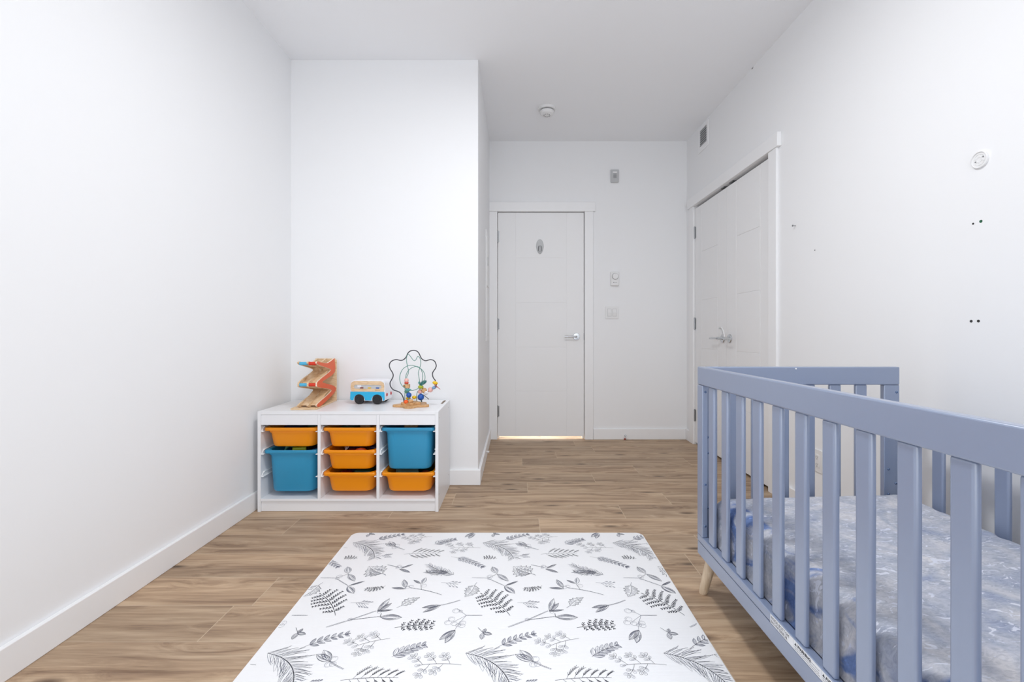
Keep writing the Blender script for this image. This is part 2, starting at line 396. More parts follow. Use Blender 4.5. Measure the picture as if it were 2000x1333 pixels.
t.box(DX0-.004, DX0+.012, YF+.042, YF+.085, 0, DZ1).box(DX1-.012, DX1+.004, YF+.042, YF+.085, 0, DZ1).box(DX0, DX1, YF+.042, YF+.085, DZ1-.012, DZ1+.004)
struct(t.build('trim_2', M['trim']))
t = MB(); t.box(XR-.018, XR, CY0-.095, CY0-.006, 0, 2.13).box(XR-.018, XR, CY1+.003, CY1+.093, 0, 2.13).box(XR-.027, XR, CY0-.122, CY1+.12, 2.13, 2.215)
struct(t.build('trim_3', M['trim'], bevel=.0025))
t = MB(); t.box(XR, XR+.12, CY0-.02, CY0-.006, 0, CZ1+.003).box(XR, XR+.12, CY1+.003, CY1+.02, 0, CZ1+.003).box(XR, XR+.12, CY0-.02, CY1+.02, CZ1+.003, CZ1+.02)
struct(t.build('trim_4', M['trim']))

def leaf_mesh(w, z0, z1, ga, gb, zs, th=.035):
    """door leaf in local coords: x 0..w, front face at y=0 looking to -y, z0..z1; shallow grooves"""
    mb = MB(); mb.box(0, w, .0025, th, z0, z1)
    g = .0022
    mb.box(0, ga-g, 0, .004, z0, z1); mb.box(gb+g, w, 0, .004, z0, z1)
    zz = [z0]+zs+[z1]
    for a, b in zip(zz[:-1], zz[1:]):
        mb.box(ga+g, gb-g, 0, .004, a+(g if a != z0 else 0), b-(g if b != z1 else 0))
    return mb
def hinge(parent, x, z, flip=1):
    mb = MB(); mb.cyl((x, -.006, z-.05), (x, -.006, z+.05), .0065, n=12)
    mb.box(x-.002, x+.014*flip if flip > 0 else x+.002, -.002, .001, z-.048, z+.048) if flip > 0 else mb.box(x-.014, x+.002, -.002, .001, z-.048, z+.048)
    mb.cyl((x, -.006, z+.05), (x, -.006, z+.054), .005, n=10); mb.cyl((x, -.006, z-.054), (x, -.006, z-.05), .005, n=10)
    return mb.build('hinge', M['steel'], parent)
def lever(parent, x, z, d):
    mb = MB(); mb.lathe((x, 0, z), (0, -1, 0), [(.0, 0), (.033, 0), (.033, .006), (.030, .010), (.012, .0105), (.0105, .014), (.0105, .05), (.0, .05)])
    pts = catmull([(x, -.046, z), (x+d*.012, -.052, z), (x+d*.04, -.054, z), (x+d*.115, -.054, z)], 6)
    mb.tube(pts, .0078, 12)
    return mb.build('door_handle', M['chrome'], parent)
GZ = [.446, .862, 1.28, 1.70]
# room door
d1 = leaf_mesh(DX1-DX0-.006, .028, DZ1-.002, .165, .643, GZ).build('door_1', M['door'], bevel=.0008); struct(d1)
d1.location = (DX0+.003, YF+.004, 0)
for z in (1.90, 1.08, .262): hinge(d1, -.0015, z, 1)
lever(d1, .735, .963, -1)
mb = MB(); mb.box(.8035, .807, -.004, .02, .93, .995); mb.build('strike_plate', M['steel'], d1)
# closet doors: leaves turned to face -x
def closet_leaf(name, y_far, y_near, hinge_far):
    w = y_far-y_near
    o = leaf_mesh(w, .018, CZ1-.019, .15 if not hinge_far else .13, w-.13 if not hinge_far else w-.15, GZ).build(name, M['door'], bevel=.0008); struct(o)
    o.location = (XR+.004, y_far, 0); o.rotation_euler = (0, 0, -PI/2)
    return o, w
ym = (CY0+CY1)/2
d2, w2 = closet_leaf('door_2', CY1-.001, ym+.0015, True)
d3, w3 = closet_leaf('door_3', ym-.0015, CY0-.003, False)
for z in (1.895, 1.08, .26):
    hinge(d2, -.001, z, 1); hinge(d3, w3+.001, z, -1)
lever(d2, w2-.055, .955, -1); lever(d3, .055, .955, 1)
# ball catches over the closet doors
for y in (ym+.07, ym-.07):
    mb = MB(); mb.box(XR+.004, XR+.03, y-.03, y+.03, CZ1-.004, CZ1+.003)
    o = mb.build('trim_5', M['steel']); struct(o)

# clear child safety latch hanging on the closet levers
t = thing('child_safety_latch', 'white plastic child safety strap hooked over the closet door levers', 'safety latch', (XR-.045, 3.40, .968))
mb = MB(); mb.tube([(.0, .0, 0), (-.004, .0, .03), (-.002, .03, .062), (0, .055, .070)], .0045, 8); mb.build('strap', M['plastic'], t)
mb = MB(); mb.tube([(.0, .018, .0), (.0, .03, .03), (0, .055, .07)], .003, 8); mb.sphere((0, .07, .066), .011, .008, .009); mb.build('buckle', M['plastic_grey'], t)

# ------------------------------------------------------------------ small wall and ceiling fittings
t = thing('smoke_detector', 'round white smoke detector on the ceiling in front of the door', 'smoke detector', (.25, 3.64, ZC))
MB().lathe((0, 0, 0), (0, 0, -1), [(.0, 0), (.070, 0), (.070, .012), (.066, .018), (.0, .018)], 40).build('base', M['plastic'], t)
MB().lathe((0, 0, -.018), (0, 0, -1), [(.0, 0), (.052, 0), (.052, .010), (.0, .010)], 40).build('smoke_slots', M['grey'], t)
MB().lathe((0, 0, -.026), (0, 0, -1), [(.0, 0), (.057, 0), (.057, .010), (.050, .022), (.034, .030), (.0, .031)], 40).build('cover', M['plastic'], t)
mb = MB()
for k in range(9):
    a = 2*PI*k/9; mb.box(.024*math.cos(a)-.004, .024*math.cos(a)+.004, .024*math.sin(a)-.002, .024*math.sin(a)+.002, -.0585, -.056)
mb.build('sounder_holes', M['grey'], t)

def wall_fix(name, label, cat, x, z, group=None): return thing(name, label, cat, (x, YF, z), 0, group)
t = wall_fix('alarm_sounder', 'small pale grey alarm plate with dark slots high on the far wall', 'alarm', .926, 2.463)
MB().box(-.037, .037, -.022, 0, -.060, .060).build('housing', M['plastic_grey'], t, bevel=.006)
mb = MB()
for x in (-.008, .008):
    for k in range(4): mb.box(x-.006, x+.006, -.0235, -.0215, -.022+k*.011, -.016+k*.011)
mb.build('grille', M['grey'], t)
MB().box(-.02, .02, -.0245, -.021, .026, .04).build('lens', M['plastic'], t, bevel=.002)

t = wall_fix('thermostat', 'white dial thermostat on the far wall above the light switches', 'thermostat', .926, 1.502)
MB().box(-.038, .038, -.026, 0, -.064, .064).build('housing', M['plastic'], t, bevel=.004)
MB().lathe((.002, -.026, .022), (0, -1, 0), [(.0, 0), (.028, 0), (.027, .010), (.025, .012), (0, .012)], 36).build('dial', M['plastic'], t)
MB().lathe((.002, -.0255, .022), (0, -1, 0), [(.0, 0), (.0305, 0), (.0305, .002), (0, .002)], 36).build('dial_ring', M['grey'], t)
mb = MB(); mb.lathe((-.012, -.0262, -.034), (0, -1, 0), [(0, 0), (.0045, 0), (.0045, .001), (0, .001)], 12)
for k in range(4): mb.box(-.004+k*.006, -.0002+k*.006, -.027, -.0258, -.036, -.032)
mb.build('printed_mark', M['grey'], t)

t = wall_fix('light_switch_plate', 'white double light switch plate beside the door on the far wall', 'light switch', .902, 1.187)
MB().box(-.062, .062, -.007, 0, -.058, .058).build('plate', M['plastic'], t, bevel=.003)
for x in (-.024, .024):
    MB().box(x-.0185, x+.0185, -.0085, -.0065, -.036, .036).build('switch_bezel', M['plastic_grey'], t)
    mb = MB(); mb.add([(x-.016, -.009, -.033), (x+.016, -.009, -.033), (x+.016, -.013, .0), (x-.016, -.013, .0), (x+.016, -.009, .033), (x-.016, -.009, .033),
                       (x-.016, -.004, -.033), (x+.016, -.004, -.033), (x+.016, -.004, .033), (x-.016, -.004, .033)],
                      [(0,1,2,3), (3,2,4,5), (6,7,1,0), (5,4,8,9), (7,8,4,2,1), (6,0,3,5,9), (6,9,8,7)])
    mb.build('rocker', M['plastic'], t, smooth=0)

# self-adhesive hook on the door
t = thing('door_hook', 'grey oval adhesive hook stuck on the white room door', 'hook', (.228, YF+.004, 1.806))
ov = [(.036*math.cos(a)*(1-.18*max(0, -math.sin(a))), .070*math.sin(a)) for a in [2*PI*i/32 for i in range(32)]]
mb = MB(); mb.prism(ov, lambda x, z: (x, 0, z), lambda x, z: (x*.9, -.008, z*.93)); mb.build('backplate', M['plastic_grey'], t)
mb = MB(); mb.tube(catmull([(0, -.006, .005), (0, -.022, -.010), (0, -.030, -.035), (0, -.032, -.045), (0, -.036, -.03)], 5), .0075, 10); mb.build('hook', M['plastic_grey'], t)
mb = MB(); mb.tube([(-.016, -.0095, -.045), (-.014, -.0095, -.002), (-.008, -.0095, .006), (.008, -.0095, .006), (.014, -.0095, -.002), (.016, -.0095, -.045)], .0028, 8); mb.build('recess', M['grey'], t)

# doorstop on the far baseboard
t = thing('spring_doorstop', 'spring doorstop with a white tip on the far baseboard', 'doorstop', (1.026, YF-BB_T, .036))
MB().lathe((0, 0, 0), (0, -1, 0), [(0, 0), (.010, 0), (.009, .006), (0, .006)], 20).build('base', M['chrome'], t)
mb = MB(); mb.tube([(.006*math.cos(a*.9), -.006-.0009*a, .006*math.sin(a*.9)) for a in [i*.5 for i in range(140)]], .0012, 6); mb.build('spring', M['chrome'], t)
MB().lathe((0, -.068, 0), (0, -1, 0), [(0, 0), (.008, 0), (.008, .01), (.006, .013), (0, .013)], 20).build('tip', M['plastic'], t)
o = MB().sphere((0, 0, 0), .008, n=16).build('red_pellet', M['red_dot']); o.location = (1.018, YF-BB_T-.010, .008)
tag(o, 'tiny red pellet on the floor under the spring doorstop', 'pellet')
t = thing('side_doorstop', 'white doorstop on the baseboard of the short hall side wall', 'doorstop', (XP+BB_T, 3.62, .05))
MB().lathe((0, 0, 0), (1, 0, 0), [(0, 0), (.011, 0), (.010, .005), (.005, .008), (.005, .012), (0, .012)], 20).build('base', M['plastic'], t)
MB().lathe((.012, 0, 0), (1, 0, 0), [(0, 0), (.008, 0), (.008, .008), (0, .008)], 20).build('tip', M['plastic'], t)

# electrical panel on the hall side of the partition
t = thing('electrical_panel', 'shallow white electrical panel cover on the hall side of the partition', 'electrical panel', (XP, 3.90, .93))
MB().box(0, .006, -.16, .16, 0, .92).build('cover_plate', M['trim'], t, bevel=.002)
MB().box(.006, .012, -.12, .12, .46, .88).build('panel_door', M['plastic'], t, bevel=.002)
MB().box(.012, .018, -.115, -.095, .63, .70).build('latch', M['plastic_grey'], t, bevel=.001)
MB().box(.006, .011, -.12, .12, .04, .44).build('lower_cover', M['plastic'], t, bevel=.002)

# supply air grille
t = thing('air_vent', 'white louvred air vent high on the right wall near the ceiling', 'vent', (XR, 3.88, 2.668))
mb = MB(); a, b_, hh = .105, .070, .107
mb.box(-.008, 0, -a, -b_, -hh, hh).box(-.008, 0, b_, a, -hh, hh).box(-.008, 0, -b_, b_, .078, hh).box(-.008, 0, -b_, b_, -hh, -.062); mb.build('frame', M['trim'], t, bevel=.002)
MB().box(-.0015, 0, -b_, b_, -.062, .078).build('duct', M['grey'], t)
for k in range(7):
    z = -.056+k*.0195
    mb = MB(); mb.add([(-.007, -b_, z-.003), (-.007, b_, z-.003), (-.001, b_, z+.009), (-.001, -b_, z+.009), (-.0075, -b_, z-.001), (-.0075, b_, z-.001), (-.0015, b_, z+.011), (-.0015, -b_, z+.011)],
                      [(0,3,2,1), (4,5,6,7), (0,1,5,4), (1,2,6,5), (2,3,7,6), (3,0,4,7)]); mb.build('louvre', M['plastic_grey'], t, smooth=0)

# socket by the crib
t = thing('wall_socket', 'white double power socket low on the right wall behind the crib', 'socket', (XR, 2.412, .32))
MB().box(-.006, 0, -.037, .037, -.060, .060).build('plate', M['plastic'], t, bevel=.0025)
MB().box(-.008, -.004, -.017, .017, -.035, .035).build('socket_face', M['plastic'], t, bevel=.0015)
for z in (-.019, .019):
    mb = MB(); mb.box(-.0085, -.0078, -.008, -.005, z-.003, z+.006).box(-.0085, -.0078, .005, .008, z-.003, z+.006); mb.cyl((-.0085, 0, z-.009), (-.0078, 0, z-.009), .0028, n=12)
    mb.build('pin_holes', M['grey'], t)

# camera mount ring on the right wall
t = thing('wall_mount_ring', 'round white mounting base with two screws high on the right wall', 'wall mount', (XR, 1.571, 1.597))
mb = MB(); mb.lathe((0, 0, 0), (-1, 0, 0), [(0, 0), (.029, 0), (.029, .006), (.026, .007), (.025, .004), (.0, .004)], 40)
for rr_ in (.019, .009): mb.tube([(-.0042, rr_*math.cos(2*PI*i/32), rr_*math.sin(2*PI*i/32)) for i in range(32)], .0011, 6, True)
for a in (20, 80, 140, 200, 260, 320):
    c_, s_ = math.cos(math.radians(a)), math.sin(math.radians(a)); mb.tube([(-.0045, .009*c_, .009*s_), (-.0045, .018*c_, .018*s_)], .0009, 6)
mb.build('base_ring', M['plastic'], t)
for y, z in ((.013, -.004), (-.013, .006)): MB().lathe((-.004, y, z), (-1, 0, 0), [(0, 0), (.0026, 0), (.0022, .0015), (0, .0018)], 12).build('screw', M['grey'], t)
G = 'wall plugs on the right wall'
def anchor(name, lab, cat, y, z, r, m, d=.0015, g=None):
    o = MB().lathe((0, 0, 0), (-1, 0, 0), [(0, 0), (r, 0), (r*.85, d), (0, d)], 14).build(name, M[m]); o.location = (XR, y, z); tag(o, lab, cat, g)
anchor('wall_plug', 'small dark screw hole left of the green plug on the right wall', 'wall plug', 1.596, 1.382, .0035, 'dark', g=G)
anchor('wall_plug', 'green wall plug under the round mounting base on the right wall', 'wall plug', 1.5696, 1.384, .0052, 'anchor_green', g=G)
anchor('wall_plug', 'dark wall plug, the left of the lower pair on the right wall', 'wall plug', 1.603, 1.040, .0050, 'dark', g=G)
anchor('wall_plug', 'dark wall plug, the right of the lower pair on the right wall', 'wall plug', 1.578, 1.040, .0050, 'dark', g=G)
anchor('nail_hole', 'tiny dark nail hole in the right wall below the protruding screw', 'nail hole', 2.44, 1.442, .003, 'dark')
o = MB().prism([(0, 0), (.030, 0), (.018, .010)], lambda u, w: (-.0008, -u, -w), lambda u, w: (0, -u, -w)).build('paint_chip', M['grey']); o.location = (XR, 3.10, ZC)
tag(o, 'tiny grey paint chip where the right wall meets the ceiling', 'paint chip')
t = thing('wall_screw', 'small screw sticking out of the right wall beside the closet casing', 'screw', (XR, 2.608, 1.613))
MB().cyl((0, 0, 0), (-.016, 0, 0), .002, n=10).build('shank', M['steel'], t)
MB().lathe((-.016, 0, 0), (-1, 0, 0), [(0, 0), (.0058, 0), (.005, .003), (0, .0035)], 14).build('head', M['steel'], t)

# ------------------------------------------------------------------ storage unit
UX0, UX1, UY0, UY1, UZ = -1.438, -.430, 2.535, 2.975, .56
unit = thing('storage_unit', 'low white storage unit with nine bays of orange and teal bins', 'storage unit', ((UX0+UX1)/2, (UY0+UY1)/2, 0))
def ub(name, x0, x1, y0, y1, z0, z1, m='melamine', bev=.0012): return MB().box(x0, x1, y0, y1, z0, z1).build(name, M[m], unit, bevel=bev, world=True)
ub('side_panel', UX0, UX0+.0175, UY0, UY1, 0, UZ); ub('side_panel', UX1-.0175, UX1, UY0, UY1, 0, UZ)
ub('top_panel', UX0+.0177, UX1-.0177, UY0+.001, UY1, UZ-.0185, UZ-.0005)
D1a, D1b, D2a, D2b = -1.1040, -1.0875, -.7762, -.7592
ub('divider', D1a, D1b, UY0+.002, UY1-.008, .0725, UZ-.019); ub('divider', D2a, D2b, UY0+.002, UY1-.008, .0725, UZ-.019)
cells = [(UX0+.0175, D1a), (D1b, D2a), (D2b, UX1-.0175)]
for a, b_ in cells: ub('fascia', a+.0006, b_-.0006, UY0+.003, UY0+.015, .484, UZ-.019)
ub('bottom_shelf', UX0+.0177, UX1-.0177, UY0+.001, UY1-.008, .058, .0722)
ub('plinth', UX0+.0177, UX1-.0177, UY0+.008, UY0+.022, .001, .0575)
ub('back_panel', UX0+.0177, UX1-.0177, UY1-.0075, UY1-.001, .02, UZ-.019)
RZ = [.449, .322, .197]      # rim undersides
for a, b_ in cells:
    for z in RZ:
        for x, s in ((a, 1), (b_, -1)):
            poly = [(0, -.004), (.013, -.004), (.013, -.0005), (.004, -.0005), (.004, .016), (.009, .019), (.009, .022), (0, .022)]
            mb = MB()
            mb.prism(poly, lambda u, w, x=x, s=s, z=z: (x+s*u, UY0+.006 + (w+.004)*.9, z+w), lambda u, w, x=x, s=s, z=z: (x+s*u, UY1-.012, z+w))
            mb.build('bin_runner', M['plastic'], unit, world=True, smooth=0)
# peeled edging on the top right corner
mb = MB()
rnd = random.Random(3)
P = []
for i in range(9):
    P.append((UX1-.034+rnd.uniform(-.002, .003), UY1-.16+i*.0165))
poly = P+[(UX1-.0195+rnd.uniform(-.003, .001), y) for x, y in P[::-1]]
mb.prism(poly, lambda x, y: (x, y, UZ-.0005), lambda x, y: (x, y, UZ+.0006)); o = mb.build('worn_patch', M['raw'], unit, world=True, smooth=0); o['label'] = 'brown peeled patch on the white top'
for z in (.09, .52):
    MB().lathe((UX1, UY0+.03, z), (1, 0, 0), [(0, 0), (.004, 0), (.003, .001), (0, .001)], 12).build('screw_cap', M['plastic_grey'], unit, world=True)
    MB().lathe((UX1, UY1-.06, z), (1, 0, 0), [(0, 0), (.004, 0), (.003, .001), (0, .001)], 12).build('screw_cap', M['plastic_grey'], unit, world=True)

def bin_mesh(h, name, m):
    """open plastic bin, rim 0.30 x 0.42, z=0 is the underside of the rim, body hangs below"""
    w, d = .300, .420
    R = [(.222, .352, .036, -h, 0), (.236, .366, .042, -h+.003, 0), (.244, .374, .044, -h+.014, 0), (.262, .392, .042, -.012, 0), (.272, .402, .040, -.0115, 0), (.272, .402, .040, -.001, 0),
         (.297, .419, .020, 0, 0), (.300, .422, .022, .003, 0), (.300, .422, .022, .013, 0), (.295, .417, .020, .017, 0), (.274, .412, .055, .018, 0), (.262, .400, .055, .013, 0),
         (.238, .368, .044, -h+.02, 0), (.215, .345, .036, -h+.005, 0)]
    mb = MB(); mb.rings([rrect(0, 0, a, b_, r, z) for a, b_, r, z, _ in R])
    return mb.build(name, M[m])
BG_O, BG_T = 'shallow orange bins in the white unit', 'deep teal bins in the white unit'
bo = bin_mesh(.095, 'storage_bin', 'orange_bin'); bt = bin_mesh(.222, 'storage_bin', 'teal_bin')
used = set()
def place_bin(proto, col, row, label, g):
    o = proto if proto.name not in used else proto.copy()
    if proto.name in used: COL.objects.link(o)
    used.add(proto.name); used.add(o.name)
    a, b_ = cells[col]; o.location = ((a+b_)/2, UY0+.012+.211, RZ[row]); tag(o, label, 'storage bin', g); return o
place_bin(bo, 0, 0, 'shallow orange bin at the top left of the unit, above a teal bin', BG_O)
place_bin(bo, 1, 0, 'shallow orange bin, topmost of the three in the middle column', BG_O)
place_bin(bo, 1, 1, 'shallow orange bin, middle one of the three in the middle column', BG_O)
place_bin(bo, 1, 2, 'shallow orange bin, lowest of the three in the middle column', BG_O)
place_bin(bo, 2, 2, 'shallow orange bin at the bottom right, below a teal bin', BG_O)
place_bin(bt, 0, 1, 'deep teal bin at the lower left of the unit, below an orange bin', BG_T)
place_bin(bt, 2, 0, 'deep teal bin at the top right of the unit, above an orange bin', BG_T)

# toys glimpsed inside the bins: each stands on its bin's floor
cx = [(a+b_)/2 for a, b_ in cells]; by = UY0+.012+.211
FLo = lambda row: RZ[row]-.095+.006
FLt = lambda row: RZ[row]-.222+.006
def ringtoy(name, label, m, loc, R, r, rz=0, stand=True):
    mb = MB(); mb.tube([(R*math.cos(a), 0, R*math.sin(a)+R+r) for a in [2*PI*i/30 for i in range(30)]], r, 10, True)
    o = mb.build(name, M[m]); o.location = loc; o.rotation_euler = (0, 0, rz); tag(o, label, 'toy'); return o
def blocktoy(name, label, m, loc, sx, sy, sz, rz=0, bev=.008):
    o = MB().box(-sx/2, sx/2, -sy/2, sy/2, 0, sz).build(name, M[m], bevel=bev, seg=3); o.location = loc; o.rotation_euler = (0, 0, rz); tag(o, label, 'toy'); return o
blocktoy('toy_block', 'lime green toy block poking up in the lower left teal bin', 'bead_lime', (cx[0]+.01, by-.12, FLt(1)), .075, .03, .232, .3)
ringtoy('toy_ring', 'tangled green toy loop in the lower left teal bin', 'bead_green', (cx[0]-.075, by-.06, FLt(1)), .040, .004, .5).scale = (1, 1, 2.7)
blocktoy('toy_block', 'navy toy block at the right of the lower left teal bin', 'bead_navy', (cx[0]+.075, by-.02, FLt(1)+.002), .04, .08, .208, .0)
ringtoy('toy_ring', 'orange toy ring in the middle orange bin of the centre column', 'bead_orange', (cx[1]+.035, by-.12, FLo(1)), .040, .010, .1)
blocktoy('toy_block', 'red toy block in the middle orange bin of the centre column', 'bead_dred', (cx[1]-.02, by-.10, FLo(1)), .045, .05, .090, .2)
blocktoy('toy_block', 'navy toy block in the middle orange bin of the centre column', 'bead_navy', (cx[1]+.08, by-.0, FLo(1)), .04, .09, .088, .0)
t = thing('toy_fork', 'small white toy fork in the middle orange bin of the centre column', 'toy', (cx[1]-.080, by-.10, FLo(1)), .4)
mb = MB(); mb.tube([(0, 0, 0), (.01, .0, .06), (.02, 0, .082)], .004, 8)
for k in (-1, 0, 1): mb.tube([(.02, 0, .08), (.024+k*.008, 0, .092), (.026+k*.009, 0, .100)], .0022, 6)
mb.build('fork_body', M['plastic'], t)
blocktoy('toy_block', 'dark red toy case in the lowest orange bin of the centre column', 'bead_dred', (cx[1]-.05, by-.12, FLo(2)), .06, .05, .090, .15, .012)
blocktoy('toy_block', 'dark green toy box in the lowest orange bin of the centre column', 'bead_dgreen', (cx[1]+.045, by-.06, FLo(2)), .10, .13, .094, -.05, .012)
t = thing('toy_container', 'pale green lidded toy container in the lower right orange bin', 'toy', (cx[2]-.035, by-.075, FLo(2)), .25)
mb = MB(); mb.rings([rrect(0, 0, .11, .13, .02, 0), rrect(0, 0, .12, .14, .022, .072)]); mb.build('tub', M['bead_glass'], t)
mb = MB(); mb.rings([rrect(0, 0, .128, .148, .024, .072), rrect(0, 0, .128, .148, .024, .082), rrect(0, 0, .118, .138, .022, .086)]); mb.build('lid', M['bead_glass'], t)
o = MB().sphere((0, 0, .041), .040, .036, .041).build('toy_ball', M['bead_brick']); o.location = (cx[2]+.075, by-.08, FLo(2)); tag(o, 'brick red toy ball in the lower right orange bin', 'toy')
blocktoy('toy_block', 'pale blue toy block beside the red ball in the lower right bin', 'bead_lblue', (cx[2]+.052, by-.152, FLo(2)), .04, .018, .078, -.2)
blocktoy('toy_box', 'dark navy toy box deep in the middle orange bin of the centre column', 'bead_navy', (cx[1]-.045, by+.06, FLo(1)+.002), .085, .13, .086, .05)
blocktoy('toy_box', 'dark navy toy box deep in the lowest orange bin of the centre column', 'bead_navy', (cx[1]-.05, by+.07, FLo(2)), .08, .14, .086, .0)
blocktoy('toy_box', 'dark green toy box at the back of the lower right orange bin', 'bead_dgreen', (cx[2]+.0, by+.10, FLo(2)), .18, .10, .088, .0)
blocktoy('toy_box', 'black toy box deep in the lower left teal bin', 'black', (cx[0]-.01, by+.05, FLt(1)+.002), .08, .18, .212, .0)
blocktoy('toy_box', 'dark navy toy box in the top left orange bin', 'bead_navy', (cx[0]-.045, by-.0, FLo(0)+.002), .10, .20, .090, .0)
blocktoy('toy_box', 'dark green toy box in the top middle orange bin', 'bead_dgreen', (cx[1]-.052, by-.0, FLo(0)+.002), .085, .20, .090, .0)
blocktoy('toy_block', 'olive toy block barely showing in the top left orange bin', 'bead_dgreen', (cx[0]+.06, by-.02, FLo(0)), .06, .09, .095, -.1)
blocktoy('toy_block', 'beige toy block barely showing in the top middle orange bin', 'beech', (cx[1]+.03, by-.01, FLo(0)), .06, .09, .096, .2)
blocktoy('toy_block', 'wooden toy block barely showing in the top right teal bin', 'beech', (cx[2]-.03, by-.0, FLt(0)), .08, .09, .222, .2)

# ------------------------------------------------------------------ car ramp toy
TZ = UZ
ramp = thing('toy_car_ramp', 'wooden zigzag car ramp toy with an orange side on the unit', 'toy', (-1.135, 2.607, TZ), .066)
def rp(px, py):   # measured outline point -> depth along the toy and height
    Y = -.963/((px-1007)/889+.066)
    return ((Y-2.607), 1-(py-650)*Y/889-TZ)
prof = [rp(*p) for p in [(620.9,706.3),(628.3,708.8),(640.9,709.3),(652.6,701),(653.4,703),(653.6,727.8),(631.7,744.4),(632.2,748.3),(653.6,755.1),(653.6,766.8),(626.3,793.6),(620.5,794.4),
        (620.9,789.2),(644.8,767.8),(645.8,760.9),(622.4,757),(619.5,752.2),(622.4,744.4),(643.9,726.8),(644.8,721),(620.9,712.2)]]
pts = catmull([(a, b_, 0) for a, b_ in prof], 3, True)
prof2 = [(p.x, max(p.y, .010)) for p in pts]
for name, x0, x1, mm in (('side_rail', -.110, -.101, 'birch'), ('centre_rail', -.058, -.049, 'birch')):
    MB().prism(prof2, lambda u, w, x=x0: (x, u, w), lambda u, w, x=x1: (x, u, w)).build(name, M[mm], ramp, smooth=40)
o = MB().prism(prof2, lambda u, w: (-.009, u, w), lambda u, w: (-.001, u, w)).build('side_rail', M['birch_edge'], ramp, smooth=40)
o2 = MB().prism(prof2, lambda u, w: (-.0012, u, w), lambda u, w: (.0006, u, w)).build('orange_side_panel', M['orange_paint'], ramp, smooth=40); o2['label'] = 'orange painted right side'
MB().box(-.145, .003, -.012, .335, 0, .009).build('base', M['birch'], ramp, bevel=.001)
bd = [(-.145, .009), (.003, .009), (.003, .262), (-.006, .273), (-.128, .273), (-.145, .24)]
MB().prism(bd, lambda x, z: (x, .322, z), lambda x, z: (x, .334, z)).build('back_board', M['birch'], ramp, bevel=.002)
for (xa, xb) in ((-.101, -.058), (-.049, -.009)):
    for (ya, za, yb, zb) in ((.02, .258, .22, .222), (.20, .206, .035, .140), (.02, .128, .24, .098), (.22, .088, .03, .020)):
        nx = Vector((0, -(zb-za), yb-ya)).normalized()*.003
        mb = MB(); mb.add([(xa, ya, za), (xb, ya, za), (xb, yb, zb), (xa, yb, zb), (xa, ya+nx.y, za+nx.z), (xb, ya+nx.y, za+nx.z), (xb, yb+nx.y, zb+nx.z), (xa, yb+nx.y, zb+nx.z)],
                          [(0,3,2,1), (4,5,6,7), (0,1,5,4), (1,2,6,5), (2,3,7,6), (3,0,4,7)])
        mb.build('ramp_board', M['birch'], ramp, smooth=0)
for z in (.262, .140):
    MB().cyl((-.101, .008, z), (-.058, .008, z), .0095).build('roller', M['blue_paint'], ramp)['label'] = 'blue roller'
    MB().cyl((-.049, .008, z), (-.009, .008, z), .0095).build('roller', M['red_paint'], ramp)['label'] = 'red roller'

# ------------------------------------------------------------------ toy bus
bus = thing('toy_bus', 'wooden toy bus with a cyan lower body on the unit', 'toy', (-.905, 2.86, TZ), math.radians(-5))
L2, Wd, Hh = .112, .062, .148
def bus_prof(inset=0, z0=.020, z1=.146):
    r = .030; pts = []
    for cxx, czz, a0, rr in ((L2-inset-r, z1-r-inset, 0, r), (-(L2-inset-r), z1-r-inset, 90, r), (-(L2-inset-.012), z0+inset+.012, 180, .012), (L2-inset-.012, z0+inset+.012, 270, .012)):
        for i in range(7):
            a = math.radians(a0+90*i/6); pts.append((cxx+rr*math.cos(a), czz+rr*math.sin(a)))
    return pts
def yprism(mb, poly, y0, y1): return mb.prism(poly, lambda x, z: (x, y0, z), lambda x, z: (x, y1, z))
mb = MB(); yprism(mb, bus_prof(0), -Wd, Wd); mb.build('body', M['toy_white'], bus, bevel=.003)
